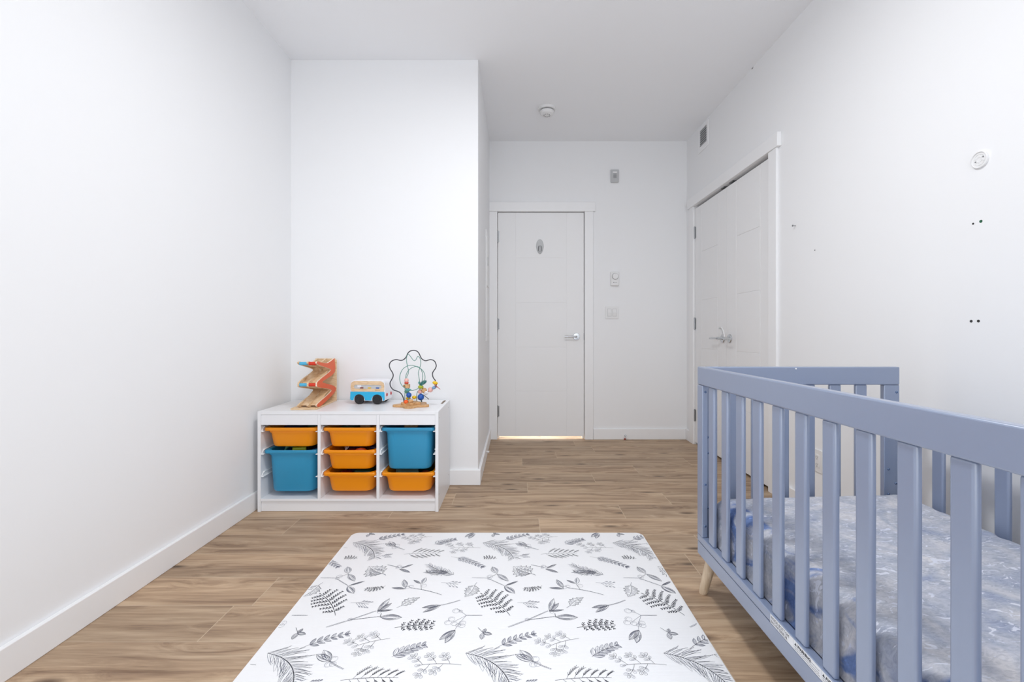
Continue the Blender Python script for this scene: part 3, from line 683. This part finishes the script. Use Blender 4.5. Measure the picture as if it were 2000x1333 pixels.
# upper wooden side with a window slot cut through, as ring of faces
def slot(x0, x1, z0, z1, n=6):
    r = (z1-z0)/2; pts = []
    for c0, a0 in ((x1-r, -90), (x0+r, 90)):
        for i in range(2*n+1):
            a = math.radians(a0+180*i/(2*n)); pts.append((c0+r*math.cos(a), (z0+z1)/2+r*math.sin(a)))
    return pts
for s in (-1,):
    y0, y1 = -Wd-.003, -Wd
    outer = []
    zb, zt, xr = .078, .141, .106
    N = 26; sl = slot(-.086, .090, .094, .118)
    n = len(sl)
    def outp(p):
        # project slot point radially to the panel's rounded outline
        cxx, czz = 0, .108; dx, dz = p[0]-cxx, (p[1]-czz)*3.2
        t = min((xr/abs(dx)) if abs(dx) > 1e-6 else 9e9, ((zt-czz)/abs(dz)) if dz > 1e-6 else ((czz-zb)/abs(dz) if dz < -1e-6 else 9e9))
        x, z = cxx+dx*t, czz+dz*t
        rr = .026
        if z > zt-rr and abs(x) > xr-rr:
            ex, ez = abs(x)-(xr-rr), z-(zt-rr); l = math.hypot(ex, ez)
            if l > rr: ex, ez = ex*rr/l, ez*rr/l
            x = math.copysign(xr-rr+ex, x); z = zt-rr+ez
        return x, z
    dense = []
    for i in range(n):
        a, b_ = sl[i], sl[(i+1) % n]; k = 8 if math.dist(a, b_) > .05 else 1
        for j in range(k): dense.append((a[0]+(b_[0]-a[0])*j/k, a[1]+(b_[1]-a[1])*j/k))
    out = [outp(p) for p in dense]; n = len(dense)
    vs = [(x, y0, z) for x, z in dense]+[(x, y0, z) for x, z in out]+[(x, y1, z) for x, z in dense]+[(x, y1, z) for x, z in out]
    fs = []
    for i in range(n):
        j = (i+1) % n
        fs += [(i, j, n+j, n+i), (2*n+i, 3*n+i, 3*n+j, 2*n+j), (n+i, n+j, 3*n+j, 3*n+i), (i, 2*n+i, 2*n+j, j)]
    MB().add(vs, fs).build('wooden_side', M['birch'], bus, smooth=30)
    mb = MB(); mb.prism(sl, lambda x, z: (x, -Wd-.0004, z), lambda x, z: (x, -Wd, z)); mb.build('window_slot', M['plastic_grey'], bus)
    for x, m in ((-.036, 'bead_dred'), (.013, 'bead_yellow'), (.064, 'bead_blue')):
        MB().box(x-.010, x+.010, -Wd-.0025, -Wd, .096, .103).build('window_tile', M[m], bus)
    MB().box(-.064, -.040, -Wd-.0022, -Wd, .1035, .116).build('window_tile', M['toy_white'], bus)
    mb = MB()
    for k in range(4): mb.box(.048+k*.009, .054+k*.009, -Wd-.0033, -Wd-.0028, .083, .087)
    mb.build('etched_mark', M['beech'], bus)
    # cyan lower panel with wheel arches
    poly = [(-.108, .075)]
    poly += [(-.110, .03), (-.104, .023)]
    for wx in (-.052, .062):
        for i in range(13):
            a = math.radians(180-180*i/12); poly.append((wx+.037*math.cos(a), .023+.037*math.sin(a)))
    poly += [(.104, .023), (.110, .03), (.108, .075)]
    mb = MB(); yprism(mb, poly[::-1], -Wd-.003, -Wd); mb.build('cyan_side', M['cyan_paint'], bus)
for wx in (-.052, .062):
    for s in (-1, 1):
        w = MB().lathe((wx, s*(Wd-.014), .030), (0, s, 0), [(0, 0), (.030, 0), (.031, .003), (.031, .016), (.028, .019), (.016, .019), (.014, .017), (0, .017)], 32).build('wheel', M['black'], bus)
for y in (-.035, .035): MB().lathe((L2, y, .056), (1, 0, 0), [(0, 0), (.0105, 0), (.0095, .003), (0, .0035)], 20).build('tail_light', M['tail_red'], bus)
# ------------------------------------------------------------------ bead maze
BY = 2.72
maze = thing('bead_maze', 'wooden bead maze toy with a flower shaped wire on the unit', 'toy', (-.62, BY, TZ))
K = 889/BY
def bp_(cx_, cy_, dy=0): return Vector(((740+cx_*.105-1007)/K+.62, dy, 1-((670+cy_*.105)-650)/K-TZ))
def flower(R, amp, z0, z1, rot, cxx=0, cyy=0):
    ring = lambda z, k: [(cxx+(R*k+amp*math.cos(5*a+rot))*math.cos(a), cyy+.88*(R*k+amp*math.cos(5*a+rot))*math.sin(a), z) for a in [2*PI*i/80 for i in range(80)]]
    return MB().rings([ring(z0, .99), ring(z0+.002, 1), ring(z1-.002, 1), ring(z1, .985)])
flower(.094, .018, 0, .013, PI/2).build('base', M['beech'], maze)
flower(.052, .008, .013, .027, .4, -.005, -.005).build('upper_base', M['beech'], maze)
def wire(name, cp, r, m, dy=0, dz=None):
    P = [bp_(x, y, (dy if dz is None else dy+(dz-dy)*i/(len(cp)-1))) for i, (x, y) in enumerate(cp)]
    MB().tube(catmull(P, 7), r, 10).build(name, M[m], maze)
wire('outer_wire', [(475,1110),(465,1040),(440,975),(400,925),(340,895),(290,880),(245,845),(218,795),(213,740),(238,690),(264,640),(268,590),(250,545),(215,490),(195,430),(205,380),(240,340),(290,318),(340,315),(400,328),(450,318),(490,285),(515,245),(540,190),(580,155),(640,142),(700,155),(740,195),(765,250),(790,295),(830,325),(870,335),(920,322),(960,316),(1010,330),(1045,370),(1060,430),(1045,480),(1010,530),(990,570),(992,620),(1010,665),(1045,715),(1060,790),(1020,840),(960,875),(885,925),(830,900),(775,915),(775,1000),(785,1110)], .0031, 'wire_dark', -.01, .02)
wire('inner_wire', [(470,1120),(475,950),(478,750),(490,620),(530,530),(600,470),(690,445),(755,480),(790,560),(797,640),(785,720),(770,800),(740,870),(695,930),(680,1000),(678,1110)], .0019, 'wire_green', .01, .035)
wire('inner_wire', [(575,1100),(575,960),(560,860),(500,830),(440,770),(412,690),(415,590),(460,490),(540,430),(630,412),(720,440),(800,480),(855,550),(872,640),(850,720),(790,810),(730,850),(640,880),(580,870)], .0019, 'wire_green', -.03, -.02)
wire('inner_wire', [(520,1110),(560,960),(545,800),(520,650),(545,580),(550,520),(535,440),(515,350),(515,270),(545,212),(590,260),(640,325),(680,325),(720,255),(760,290),(775,380),(755,470),(730,560),(740,640),(755,740),(775,850),(780,1110)], .0019, 'wire_green', -.005, .01)
q = .000321
def bead(x, y, r, m, dy=-.01, fl=1, axis=(0,0,1)):
    MB().sphere(bp_(x, y, dy), r*q, r*q, r*q*fl, axis=axis).build('bead', M[m], maze)
for a in [(525,695,42,'bead_pink',-.015),(525,742,44,'bead_red',-.015,.45),(455,812,26,'beech',.02),(560,868,58,'bead_teal',-.02,.42),(512,925,52,'bead_green',.01,.5,(.5,0,1)),
          (575,962,50,'bead_blue',-.025),(545,1032,48,'bead_yellow',0,.55),(658,1014,42,'bead_yellow',0,.75),(528,1088,42,'bead_orange',-.03),
          (735,755,30,'bead_teal',.02,.5,(1,0,.4)),(820,745,78,'bead_dteal',.0,.4,(-.5,-.3,1)),(785,818,52,'bead_lime',-.01,.7),(765,908,40,'bead_pink',-.0),(842,888,52,'beech',.0),
          (887,932,40,'toy_white',-.01),(958,875,48,'bead_pink',0),(1030,832,50,'bead_lblue',0,.62,(-.5,0,1)),(1085,822,78,'bead_red',0,.1,(.8,.3,1)),(1046,747,52,'bead_yellow',0,.62,(.3,0,1)),(780,1010,63,'bead_blue',.0)]:
    bead(*a)
c0 = bp_(548, 800, -.018); h = .013
MB().box(c0.x-h, c0.x+h, c0.y-h, c0.y+h, c0.z-.011, c0.z+.011).build('bead', M['beech'], maze, bevel=.002)
MB().cyl(bp_(570, 1085, -.028), bp_(650, 1062, -.02), .0095).build('bead', M['beech'], maze, bevel=.001)
mb = MB(); cc = bp_(887, 932, -.01)
for x, z in ((-.004, .004), (.004, .003), (0, -.004), (-.006, -.003), (.006, -.004)): mb.sphere((cc.x+x, cc.y-.0118, cc.z+z), .0018, n=8, m=6)
mb.build('bead_dots', M['black'], maze)
MB().cyl(bp_(835, 965, -.01), bp_(942, 1042, -.02), .0022, n=10).build('peg', M['wire_dark'], maze)

# ------------------------------------------------------------------ crib
CX0, CX1, CYF, CYN, CT = .703, 1.467, 1.761, .381, .869
crib = thing('crib', 'dusty blue wooden baby crib with slatted sides against the right wall', 'crib', ((CX0+CX1)/2, (CYF+CYN)/2, 0))
def cb(name, x0, x1, y0, y1, z0, z1, bev=.004, m='crib'): return MB().box(x0, x1, y0, y1, z0, z1).build(name, M[m], crib, bevel=bev, world=True, seg=3)
cb('top_rail', CX0, CX0+.025, CYN, CYF, .800, CT)
cb('bottom_rail', CX0, CX0+.025, CYN, CYF, .200, .226, .003)
cb('apron', CX0+.001, CX0+.024, CYN, CYF, .149, .1975, .002)
for ya, yb in ((CYF-.047, CYF), (CYN, CYN+.047)): cb('side_stile', CX0, CX0+.021, ya, yb, .2265, .7995, .003)
RX = CX1-.025
cb('top_rail', RX, CX1, CYN+.026, CYF-.026, .640, .705)
cb('bottom_rail', RX, CX1, CYN+.026, CYF-.026, .200, .226, .003)
cb('apron', RX+.001, CX1-.001, CYN+.026, CYF-.026, .149, .1975, .002)
for yi, yo in ((CYF-.023, CYF-.002), (CYN+.023, CYN+.002)):
    ya, yb = min(yi, yo), max(yi, yo)
    cb('top_rail', CX0+.0255, CX1, ya-.001, yb+.001, .800, CT)
    cb('bottom_rail', CX0+.0255, CX1, ya, yb, .149, .226, .003)
    cb('end_stile', CX0+.0255, CX0+.068, ya, yb, .2265, .7995, .003)
    cb('end_stile', CX1-.059, CX1, ya, yb, .2265, .7995, .003)
    for k in range(6):
        x = .806+k*.0992; cb('slat', x, x+.044, ya+.004, yb-.004, .226, .800, .004)
ys = [1.673-.1031*k for k in range(12)]
for k, y in enumerate(ys):
    cb('slat', CX0+.0055, CX0+.0195, y-.043, y, .2255, .8005, .0055)
for k, y in enumerate(ys):
    cb('slat', RX+.0055, RX+.0195, y-.028, y+.015, .2255, .6405, .0055)
def bolt(x, y, z): MB().lathe((x, y, z), (0, -1, 0), [(0, 0), (.0048, 0), (.0046, .0015), (.003, .003), (.0018, .003), (.0016, .0012), (0, .0012)], 16).build('bolt', M['bolt'], crib, world=True)
for z in (.776, .427, .270): bolt(CX0+.0115, CYF-.047, z)
for x, z in ((.734, .60), (.734, .54), (.734, .33)): bolt(x, CYF-.023, z)
for x, z in ((1.455, .772), (1.424, .478), (1.452, .424), (1.424, .383)): bolt(x, CYF-.023, z)
cb('mattress_base', CX0+.027, RX-.002, CYN+.03, CYF-.03, .196, .214, .002)
for sx, xx in ((-1, CX0+.038), (1, CX1-.038)):
    for sy, yy in ((1, CYF-.045), (-1, CYN+.045)):
        b0 = Vector((xx, yy, .149)); b1 = Vector((xx+sx*.022, yy+sy*.030, 0))
        if sx > 0: b1.x = xx+.012
        mb = MB(); d = b1-b0
        P = [b0+d*t for t in (0, .3, .6, .93, 1)]; rr = (.0205, .0195, .0180, .0165, .0145)
        mb.rings([[(p.x+r_*math.cos(2*PI*i/24), p.y+r_*math.sin(2*PI*i/24), p.z) for i in range(24)] for p, r_ in zip(P, rr)])
        mb.build('leg', M['leg_wood'], crib, world=True)
# warning stickers on the outer face of the bottom rail
def sticker(name, y0, y1, z0, z1, lines, tri=False, fine=0):
    """lettering read from the room side: local x runs toward the camera (-y)"""
    o = MB().box(CX0-.0006, CX0, y1, y0, z0, z1).build(name, M['sticker'], crib, world=True, smooth=0)
    mb = MB()
    for txt, size, u, v, mi, bold in lines:
        vs, fs = text_mesh(txt, size, bold)
        mb.add([(CX0-.0009, y0-u-p.x, z0+v+p.y) for p in vs], fs, mi)
    if tri: mb.add([(CX0-.0009, y0-.003, z0+.0135), (CX0-.0009, y0-.012, z0+.0135), (CX0-.0009, y0-.0075, z0+.0205)], [(0, 1, 2)], 0)
    if fine:   # print too fine to read: rows of short grey dashes
        r_ = random.Random(5)
        for zz, u0 in ((.0150, fine), (.0088, .004), (.0038, .004)):
            u = u0
            while u < y0-y1-.008:
                l = r_.uniform(.003, .007); mb.box(CX0-.0009, CX0-.0006, y0-u-l, y0-u, z0+zz, z0+zz+.0017, 1); u += l+.0013
    mb.build('lettering', [M['ink_sticker'], M['ink_grey']], o, world=True, smooth=0)
sticker('warning_sticker', 1.255, 1.150, .2005, .2245, [('INSIDE BOTTOM', .0112, .003, .0135, 0, 0), ('BAS INTERIEUR', .0112, .003, .0030, 0, 0)])
sticker('warning_sticker', 1.149, 1.046, .2005, .2245, [('WARNING:', .0105, .014, .0135, 0, .0004)], True, .068)
sticker('warning_sticker', 1.045, .930, .2005, .2245, [('AVERTISSEMENT', .0105, .014, .0135, 0, .0004)], True, .098)
cy_ = CYF-.0245
MB().sphere((1.070, cy_, .8615), .0032, .0025, .003, n=14).build('rail_nub', M['plastic'], crib, world=True)['label'] = 'tiny white nub on the end rail'

# mattress with crumpled fitted sheet
def mattress():
    x0, x1, y0, y1, z0, z1 = .7285, 1.438, CYN+.035, 1.695, .2145, .402
    c = Vector(((x0+x1)/2, (y0+y1)/2, z0)); hx, hy, hz = (x1-x0)/2, (y1-y0)/2, (z1-z0)/2
    r = .045; vs = []; fs = []; idx = {}
    nx, ny, nz = 60, 120, 18
    def vid(i, j, k):
        key = (i, j, k)
        if key not in idx:
            p = Vector((-hx+2*hx*i/nx, -hy+2*hy*j/ny, -hz+2*hz*k/nz))
            rk = r if k > nz/2 else .018
            ins = Vector((max(-hx+rk, min(hx-rk, p.x)), max(-hy+rk, min(hy-rk, p.y)), max(-hz+rk, min(hz-rk, p.z))))
            d = p-ins; n = d.normalized(); q_ = ins+n*rk if d.length > 1e-6 else p
            w = c+Vector((0, 0, hz))+q_
            f_ = (noise.noise(w*22)*.0045+noise.noise(w*48)*.0025)
            topness = max(0, n.z)
            f_ *= (1-.6*topness)
            # gathers along the long sides
            side = abs(n.x)
            f_ += -side*.016*(.5+.5*math.cos(2*PI*(w.y-1.10+.012*math.sin(9*w.y))/.105))**3
            f_ += -side*.002 - abs(n.y)*.004
            if n.z < -.3: f_ = 0
            w = w+n*f_
            w.z = max(w.z, z0)
            w.z += topness*.010*(w.x-c.x)/hx
            idx[key] = len(vs); vs.append(w); 
        return idx[key]
    for i in range(nx):
        for j in range(ny):
            fs.append((vid(i,j,nz), vid(i+1,j,nz), vid(i+1,j+1,nz), vid(i,j+1,nz))); fs.append((vid(i,j,0), vid(i,j+1,0), vid(i+1,j+1,0), vid(i+1,j,0)))
    for i in range(nx):
        for k in range(nz):
            fs.append((vid(i,0,k), vid(i+1,0,k), vid(i+1,0,k+1), vid(i,0,k+1))); fs.append((vid(i,ny,k), vid(i,ny,k+1), vid(i+1,ny,k+1), vid(i+1,ny,k)))
    for j in range(ny):
        for k in range(nz):
            fs.append((vid(0,j,k), vid(0,j,k+1), vid(0,j+1,k+1), vid(0,j+1,k))); fs.append((vid(nx,j,k), vid(nx,j+1,k), vid(nx,j+1,k+1), vid(nx,j,k+1)))
    t = thing('crib_mattress', 'crib mattress in a crumpled mottled grey and blue fitted sheet', 'mattress', (c.x, c.y, z0))
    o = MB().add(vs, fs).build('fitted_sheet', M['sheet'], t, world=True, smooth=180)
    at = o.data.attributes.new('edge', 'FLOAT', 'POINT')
    at.data.foreach_set('value', [1.0 if (v.co.x < -hx+.07) else .1 for v in o.data.vertices])  # room-facing side takes the painted blue shade in full, the rest faintly
mattress()

# ------------------------------------------------------------------ play mat with botanical drawing
MX0, MX1, MY0, MY1, MT, MR = -.803, .624, .25, 2.250, .012, .035
mt = MB()
mcx, mcy, mw, md = (MX0+MX1)/2, (MY0+MY1)/2, MX1-MX0, MY1-MY0
mt.rings([rrect(mcx, mcy, mw-.004, md-.004, MR, 0, 10), rrect(mcx, mcy, mw, md, MR, .003, 10), rrect(mcx, mcy, mw, md, MR, MT-.005, 10)], cap1=False, mi=1)
mt.rings([rrect(mcx, mcy, mw, md, MR, MT-.005, 10), rrect(mcx, mcy, mw-.003, md-.003, MR, MT-.002, 10), rrect(mcx, mcy, mw-.010, md-.010, MR-.004, MT, 10)], cap0=False, mi=0)

INK_Z = MT+.0003
strokes = []     # (points, width, ink)
def up(px, py):  # point of the drawing measured on the photo -> plan position on the mat
    return Vector(((px-1007)*(1-MT)/(py-650), 889*(1-MT)/(py-650)))
def st(P, w=.0011, ink=0): strokes.append(([Vector(p) for p in P], w, ink))
def curve(a, b, bend=0, n=6):
    d = b-a; nrm = Vector((-d.y, d.x)); return [a+d*t+nrm*bend*4*t*(1-t) for t in [i/n for i in range(n+1)]]
rn = random.Random(11)
def leaf(a, b, wd=.28, hatch=5, ink=0, fill=0):
    """drawn leaf from base a to tip b"""
    up1 = curve(a, b, wd/2); dn = curve(a, b, -wd/2)
    st(up1, .0011, ink); st(dn, .0011, ink); st(curve(a, b, wd*.04), .0009, ink)
    for i in range(hatch):
        t = (i+1)/(hatch+1)
        for s in (-1, 1):
            k = rn.uniform(.25, .95)*s*wd/2
            pts = curve(a, b, k, 8); i0 = rn.randint(0, 3); i1 = rn.randint(5, 8)
            st(pts[i0:i1+1], .0008+fill, 1)
def berry(c, r, ink=1, w=.0009):
    n = 10; st([c+Vector((math.cos(2*PI*i/n), math.sin(2*PI*i/n)))*r for i in range(n+1)], w, ink)
    st([c+Vector((math.cos(2*PI*i/n+.6), math.sin(2*PI*i/n+.6)))*r*.6 for i in range(6)], w*.8, ink)
def dirv(a, b): d = b-a; return d.normalized(), Vector((-d.y, d.x)).normalized(), d.length
def fern(a, b, wl, wr, n=6, curvy=.08, ink=0, taper=True, k0=.10, back=.45):
    """dark feathery frond: base a, tip b, separate pinnae on both sides with small leaflets"""
    sp = curve(a, b, curvy, 14); L = (b-a).length; big = min(1, L/.13)
    st(sp, .0024*big+.0004, ink)
    for i in range(n):
        t = k0+(1-k0)*(i+.3)/n; f = min(t, .97)*14; j = min(int(f), 13); p = sp[j].lerp(sp[j+1], f-j); d, nr, _ = dirv(sp[j], sp[j+1])
        for s, wdt in ((1, wl), (-1, wr)):
            ln = wdt*L*math.sin(PI*(.22+.72*(1-t)))*rn.uniform(.82, 1.08)*(1.05-.35*t)
            q2 = p+(nr*s*.95+d*back).normalized()*ln
            cv = curve(p, q2, -.06*s, 8); st(cv, .0012, ink)
            m = max(2, round(ln/(.0088*big+.0008)))
            for k in range(1, m+1):
                f2 = 8*k/m; j2 = min(int(f2), 7); c_ = cv[j2].lerp(cv[j2+1], f2-j2); dd, nn, _ = dirv(cv[j2], cv[j2+1])
                l2 = (.0074*(1.15-.6*k/m))*big
                for s2 in (-1, 1): st([c_-dd*l2*.4, c_+(dd*.55+nn*s2)*l2*.6, c_+(dd*.75+nn*s2)*l2*.95], .0034*big+.0003, ink)
        pass
    st([sp[-1], sp[-1]+(sp[-1]-sp[-2])*.6], .003*big, ink)
def herring(a, b, wd=.28, n=6):
    sp = curve(a, b, .03, 14); st(sp, .0016, 0); L = (b-a).length
    for i in range(n):
        for s in (-1, 1):
            t = .14+.84*(i+(.45 if s > 0 else 0))/n; f = min(t, .98)*14; j = min(int(f), 13); p = sp[j].lerp(sp[j+1], f-j); d, nr, _ = dirv(sp[j], sp[j+1])
            ln = wd*L*(1.05-t*.55)*rn.uniform(.85, 1.1); q2 = p+(nr*s*.8+d*.75)*ln
            cv = curve(p, q2, .07*s, 7); st(cv, .0012, 0)
            for k in range(2, 8):
                dd, nn, _ = dirv(cv[k-1], cv[k])
                for s2 in (-1, 1): st([cv[k], cv[k]+(dd+nn*s2*.5)*ln*.2], .0012, 0)
def fir(a, b, nl=.11, n=34, curvy=.12, two=True):
    sp = curve(a, b, curvy, 16); st(sp, .0024, 0); st(sp[8:], .0016, 0)
    for i in range(n):
        t = i/n; f = t*16; j = min(int(f), 15); p = sp[j].lerp(sp[j+1], f-j); d, nr, _ = dirv(sp[j], sp[j+1])
        for s in (-1, 1):
            ln = nl*rn.uniform(.65, 1.05)*(.55+.45*math.sin(PI*min(1, t+.25)))
            q2 = p+(nr*s*rn.uniform(.6, .9)+d*rn.uniform(.6, 1.0))*ln
            st(curve(p, q2, .06*s, 4), rn.choice((.0009, .0012)), rn.choice((0, 1)))
            if rn.random() < .5: st(curve(p+nr*.002, q2+nr*.004, -.05*s, 4), .0008, 1)
def leafstem(a, b, n=6, lw=.30, ll=.24, bare=.22, ink=1):
    sp = curve(a, b, .05, 14); st(sp, .0014, 0); L = (b-a).length
    for i in range(n):
        t = bare+(1-bare)*i/(n-.5); f = min(t, .98)*14; j = int(f); p = sp[j].lerp(sp[min(j+1, 14)], f-j); d, nr, _ = dirv(sp[j], sp[min(j+1, 14)])
        for s in (-1, 1):
            ln = L*ll*(1.05-.45*t); leaf(p, p+(nr*s*.75+d*.85)*ln, lw, 2, 1)
    leaf(sp[-2], sp[-1]+(sp[-1]-sp[-2])*.8, .3, 1, 1)
def drop(c, d, r, ink=1):
    """small open teardrop bud"""
    n_ = Vector((-d.y, d.x)); P = []
    for i in range(11):
        a_ = 2*PI*i/10; P.append(c+d*(r*1.5*math.cos(a_))+n_*(r*.8*math.sin(a_)*(1.15+.3*math.cos(a_))))
    st(P, .0010, ink); st([c-d*r*.8, c+n_*r*.15+d*r*.7], .0009, 1)
def spray(a, b, n=5, r=.0055, w=.34):
    sp = curve(a, b, -.05, 14); st(sp, .0014, 0); L = (b-a).length
    for i in range(n):
        s = 1 if i % 2 else -1
        t = .26+.7*i/(n-.5); f = min(t, .97)*14; j = int(f); p = sp[j].lerp(sp[min(j+1, 14)], f-j); d, nr, _ = dirv(sp[j], sp[min(j+1, 14)])
        ln = L*w*rn.uniform(.75, 1.05); q2 = p+(nr*s*.75+d*.55)*ln
        st(curve(p, q2, .06*s, 4), .0012, 0); dd, nn, _ = dirv(p, q2)
        for u, s2, kk in ((.55, 1, .8), (.6, -1, .8), (1, .9, 1), (1, -.9, 1), (1, 0, 1.1)):
            q3 = p.lerp(q2, u); e_ = (dd*.8+nn*s2*.9).normalized(); c_ = q3+e_*.014*kk
            st([q3, c_-e_*r], .0009, 1); drop(c_, e_, r*rn.uniform(.75, 1), rn.choice((0, 1)))
    drop(sp[-1], dirv(sp[-2], sp[-1])[0], r)
def stem(a, b, w=.0035, bend=.03):
    d, nr, L = dirv(a, b); c_ = curve(a, b, bend, 10)
    st([p+nr*w/2 for p in c_], .0009, 1); st([p-nr*w/2 for p in c_], .0009, 0)
    for i in range(0, 10, 1): st([c_[i]+nr*w/2, c_[i+1]-nr*w/2], .0007, 1)
def leafpair(a, c, tips, wd=.34, berries=()):
    stem(a, c)
    for t_ in tips: leaf(c, t_, wd, 6, 0)
    for p, r in berries: berry(p, r); 
def serr(a, b, wd=.5, dark=0):
    """toothed leaf with shaded edge"""
    d, nr, L = dirv(a, b); mid = curve(a, b, .08, 16)
    for s in (-1, 1):
        P = [a]
        for i in range(1, 16):
            t = i/16; w_ = wd*L/2*math.sin(PI*t**.75)*s*(1.18 if i % 3 == 0 else .86)
            P.append(mid[i]+nr*w_)
        P.append(b); st(P, .0013, dark)
        for i in range(2, 15):
            k = rn.uniform(.15, .6)
            st([mid[i-1].lerp(P[i], k), P[i]], .0009 if rn.random() < .5 else .0014, rn.choice((0, 1, 1)))
            if s > 0: st([mid[i-1], mid[i-1].lerp(P[i], .35)], .0008, 1)
    st([a-d*L*.25, a], .0015, 1); st(mid, .0013, 0)
def sprig(a, b, n=3, dark=1):
    st(curve(a, b, .05), .0013, dark); d, nr, L = dirv(a, b)
    for i in range(n):
        p = a+d*L*(.3+.6*i/n)
        for s in (-1, 1):
            q2 = p+(d*.9+nr*s*.7)*L*.3; st([p, q2], .001, dark); leaf(q2-d*.002, q2+(d*.7+nr*s*.5)*L*.14, .45, 0, dark)
U = up
fir(U(523,1277), U(568,1352), .070, 30, .16)
leafpair(U(671,1308), U(645,1293), [U(618,1279), U(632,1271)], .42, [(U(652,1288), .012), (U(641,1299), .011), (U(650,1298), .010)])
herring(U(665,1330), U(778,1325), .33, 6)
spray(U(901,1300), U(815,1301), 5)
for tp in ((570,1250),(597,1240),(592,1229)): leaf(U(581,1237), U(*tp), .5, 5, 0)
st([U(578,1227), U(583,1241)], .0014, 0)
leafstem(U(583,1269), U(680,1239), 6, .34, .20, .22)
spray(U(762,1248), U(692,1264), 5, .0055, .38)
leafstem(U(765,1284), U(829,1261), 6, .42, .30, .06)
stem(U(942,1203), U(911,1203), .004, 0); st([U(911,1203), U(893,1190)], .0013, 1); st([U(911,1203), U(885,1216)], .0011, 1); st([U(911,1203), U(898,1217), U(889,1230)], .0013, 1)
for x, y, r in ((891,1194,.013),(900,1195,.007),(882,1210,.012),(875,1217,.012),(887,1219,.011),(903,1218,.012),(902,1223,.011),(895,1222,.009)): berry(U(x, y), r)
leaf(U(889,1231), U(858,1251), .34, 7, 0); leaf(U(889,1231), U(869,1257), .34, 7, 0)
fern(U(655,1203), U(626,1161), .42, .46, 6, -.06)
sprig(U(685,1178), U(720,1182), 4)
stem(U(637,1226), U(683,1212), .0045, 0); stem(U(683,1212), U(735,1194), .0035, .0); stem(U(683,1212), U(741,1205), .0025, .0)
for tp, w_ in (((761,1170), .26), ((765,1179), .28), ((767,1192), .18)): leaf(U(737,1195), U(*tp), w_, 6, 0)
leaf(U(742,1206), U(785,1207), .42, 8, 0); st([U(742,1206), U(745,1199)], .002, 0); berry(U(684,1211), .008); berry(U(741,1196), .008)
serr(U(784,1184), U(820,1168), .48)
leafpair(U(899,1173), U(861,1183), [U(824,1188), U(826,1197)], .26)
fern(U(771,1227), U(846,1222), .34, .30, 6, .04, 0, True, .10, .6)
serr(U(927,1144), U(908,1167), .62)
stem(U(626,1129.5), U(656,1130), .0022, 0); stem(U(657,1131), U(680,1145), .0028, 0); st([U(657,1130), U(680,1122)], .0014, 0); berry(U(663,1127), .012); berry(U(659,1131), .008)
leaf(U(680,1121), U(679,1108), .5, 7, 0); leaf(U(680,1122), U(693,1136), .36, 8, 0); leaf(U(681,1145), U(712,1136), .16, 5, 0); leaf(U(679,1146), U(691,1160), .44, 9, 0)
fern(U(753,1145), U(714,1151), .26, .26, 7, .16, 0)
stem(U(863,1163), U(800,1149), .0025, -.04); leaf(U(793,1151), U(765,1149), .22, 7, 0); leaf(U(792,1149), U(789,1133), .34, 6, 0); berry(U(796,1148), .009); berry(U(803,1146), .009)
st([U(823,1152), U(822,1141)], .0013, 0); leaf(U(822,1141), U(808,1134), .25, 5, 0); leaf(U(824,1141), U(832,1129), .4, 6, 1); berry(U(828,1145), .011)
sprig(U(862,1139), U(895,1143), 3)
serr(U(747,1121), U(721,1107), .95); serr(U(747,1121), U(723,1112), .7)
stem(U(757,1104), U(780,1109), .003, 0); leaf(U(783,1111), U(807,1103), .2, 5, 0); leaf(U(780,1112), U(801,1119), .26, 7, 0); berry(U(780,1107), .010); berry(U(776,1110), .007); berry(U(785,1108), .006)
fir(U(886,1123), U(836,1103), .036, 26, .06); fir(U(876,1118), U(832,1117), .030, 24, .08)
fern(U(698,1092), U(673,1090), .36, .36, 5, -.1)
sprig(U(739,1087), U(763,1086), 4); 
leafstem(U(882,1088), U(943,1108), 8, .36, .17, .2)
# repeat the drawing over the mat and cut it at the rim
PX, PY_ = .6095, .735
ink_v, ink_f, ink_m = [], [], []
def inside(p):
    x, y = abs(p.x-mcx), abs(p.y-mcy); a, b_ = mw/2-.006, md/2-.006
    if x > a or y > b_: return False
    r_ = MR-.004
    if x > a-r_ and y > b_-r_: return math.hypot(x-(a-r_), y-(b_-r_)) < r_
    return True
zc = 0
for ti in range(-1, 4):
    for tj in range(-1, 3):
        off = Vector((ti*PX, -tj*PY_ + .735*0))
        for P, w, ink in strokes:
            P2 = [p+off for p in P]
            if not any(inside(p) for p in P2): continue
            m = len(P2)
            for i in range(m-1):
                a, b_ = P2[i], P2[i+1]
                if not (inside(a) and inside(b_)): continue
                d = b_-a
                if d.length < 1e-6: continue
                nr = Vector((-d.y, d.x)).normalized(); tp = 1.0 if m == 2 else .55+.45*math.sin(PI*(i+.5)/(m-1))
                h_ = nr*w/2*tp; ex = d.normalized()*w*.2
                z = INK_Z+(zc % 7)*.00002; zc += 1
                o_ = len(ink_v); ink_v += [(a-h_-ex).to_3d(), (b_-h_+ex).to_3d(), (b_+h_+ex).to_3d(), (a+h_-ex).to_3d()]
                for k in range(4): ink_v[o_+k].z = z
                ink_f.append((o_, o_+1, o_+2, o_+3)); ink_m.append(2+ink)
o = len(mt.v); mt.v += [tuple(p) for p in ink_v]; mt.f += [tuple(i+o for i in f_) for f_ in ink_f]; mt.m += ink_m
pm = mt.build('play_mat', [M['mat_top'], M['mat_edge'], M['ink_dark'], M['ink_mid']], smooth=50)
tag(pm, 'white padded play mat printed with grey botanical sprigs on the floor', 'play mat')
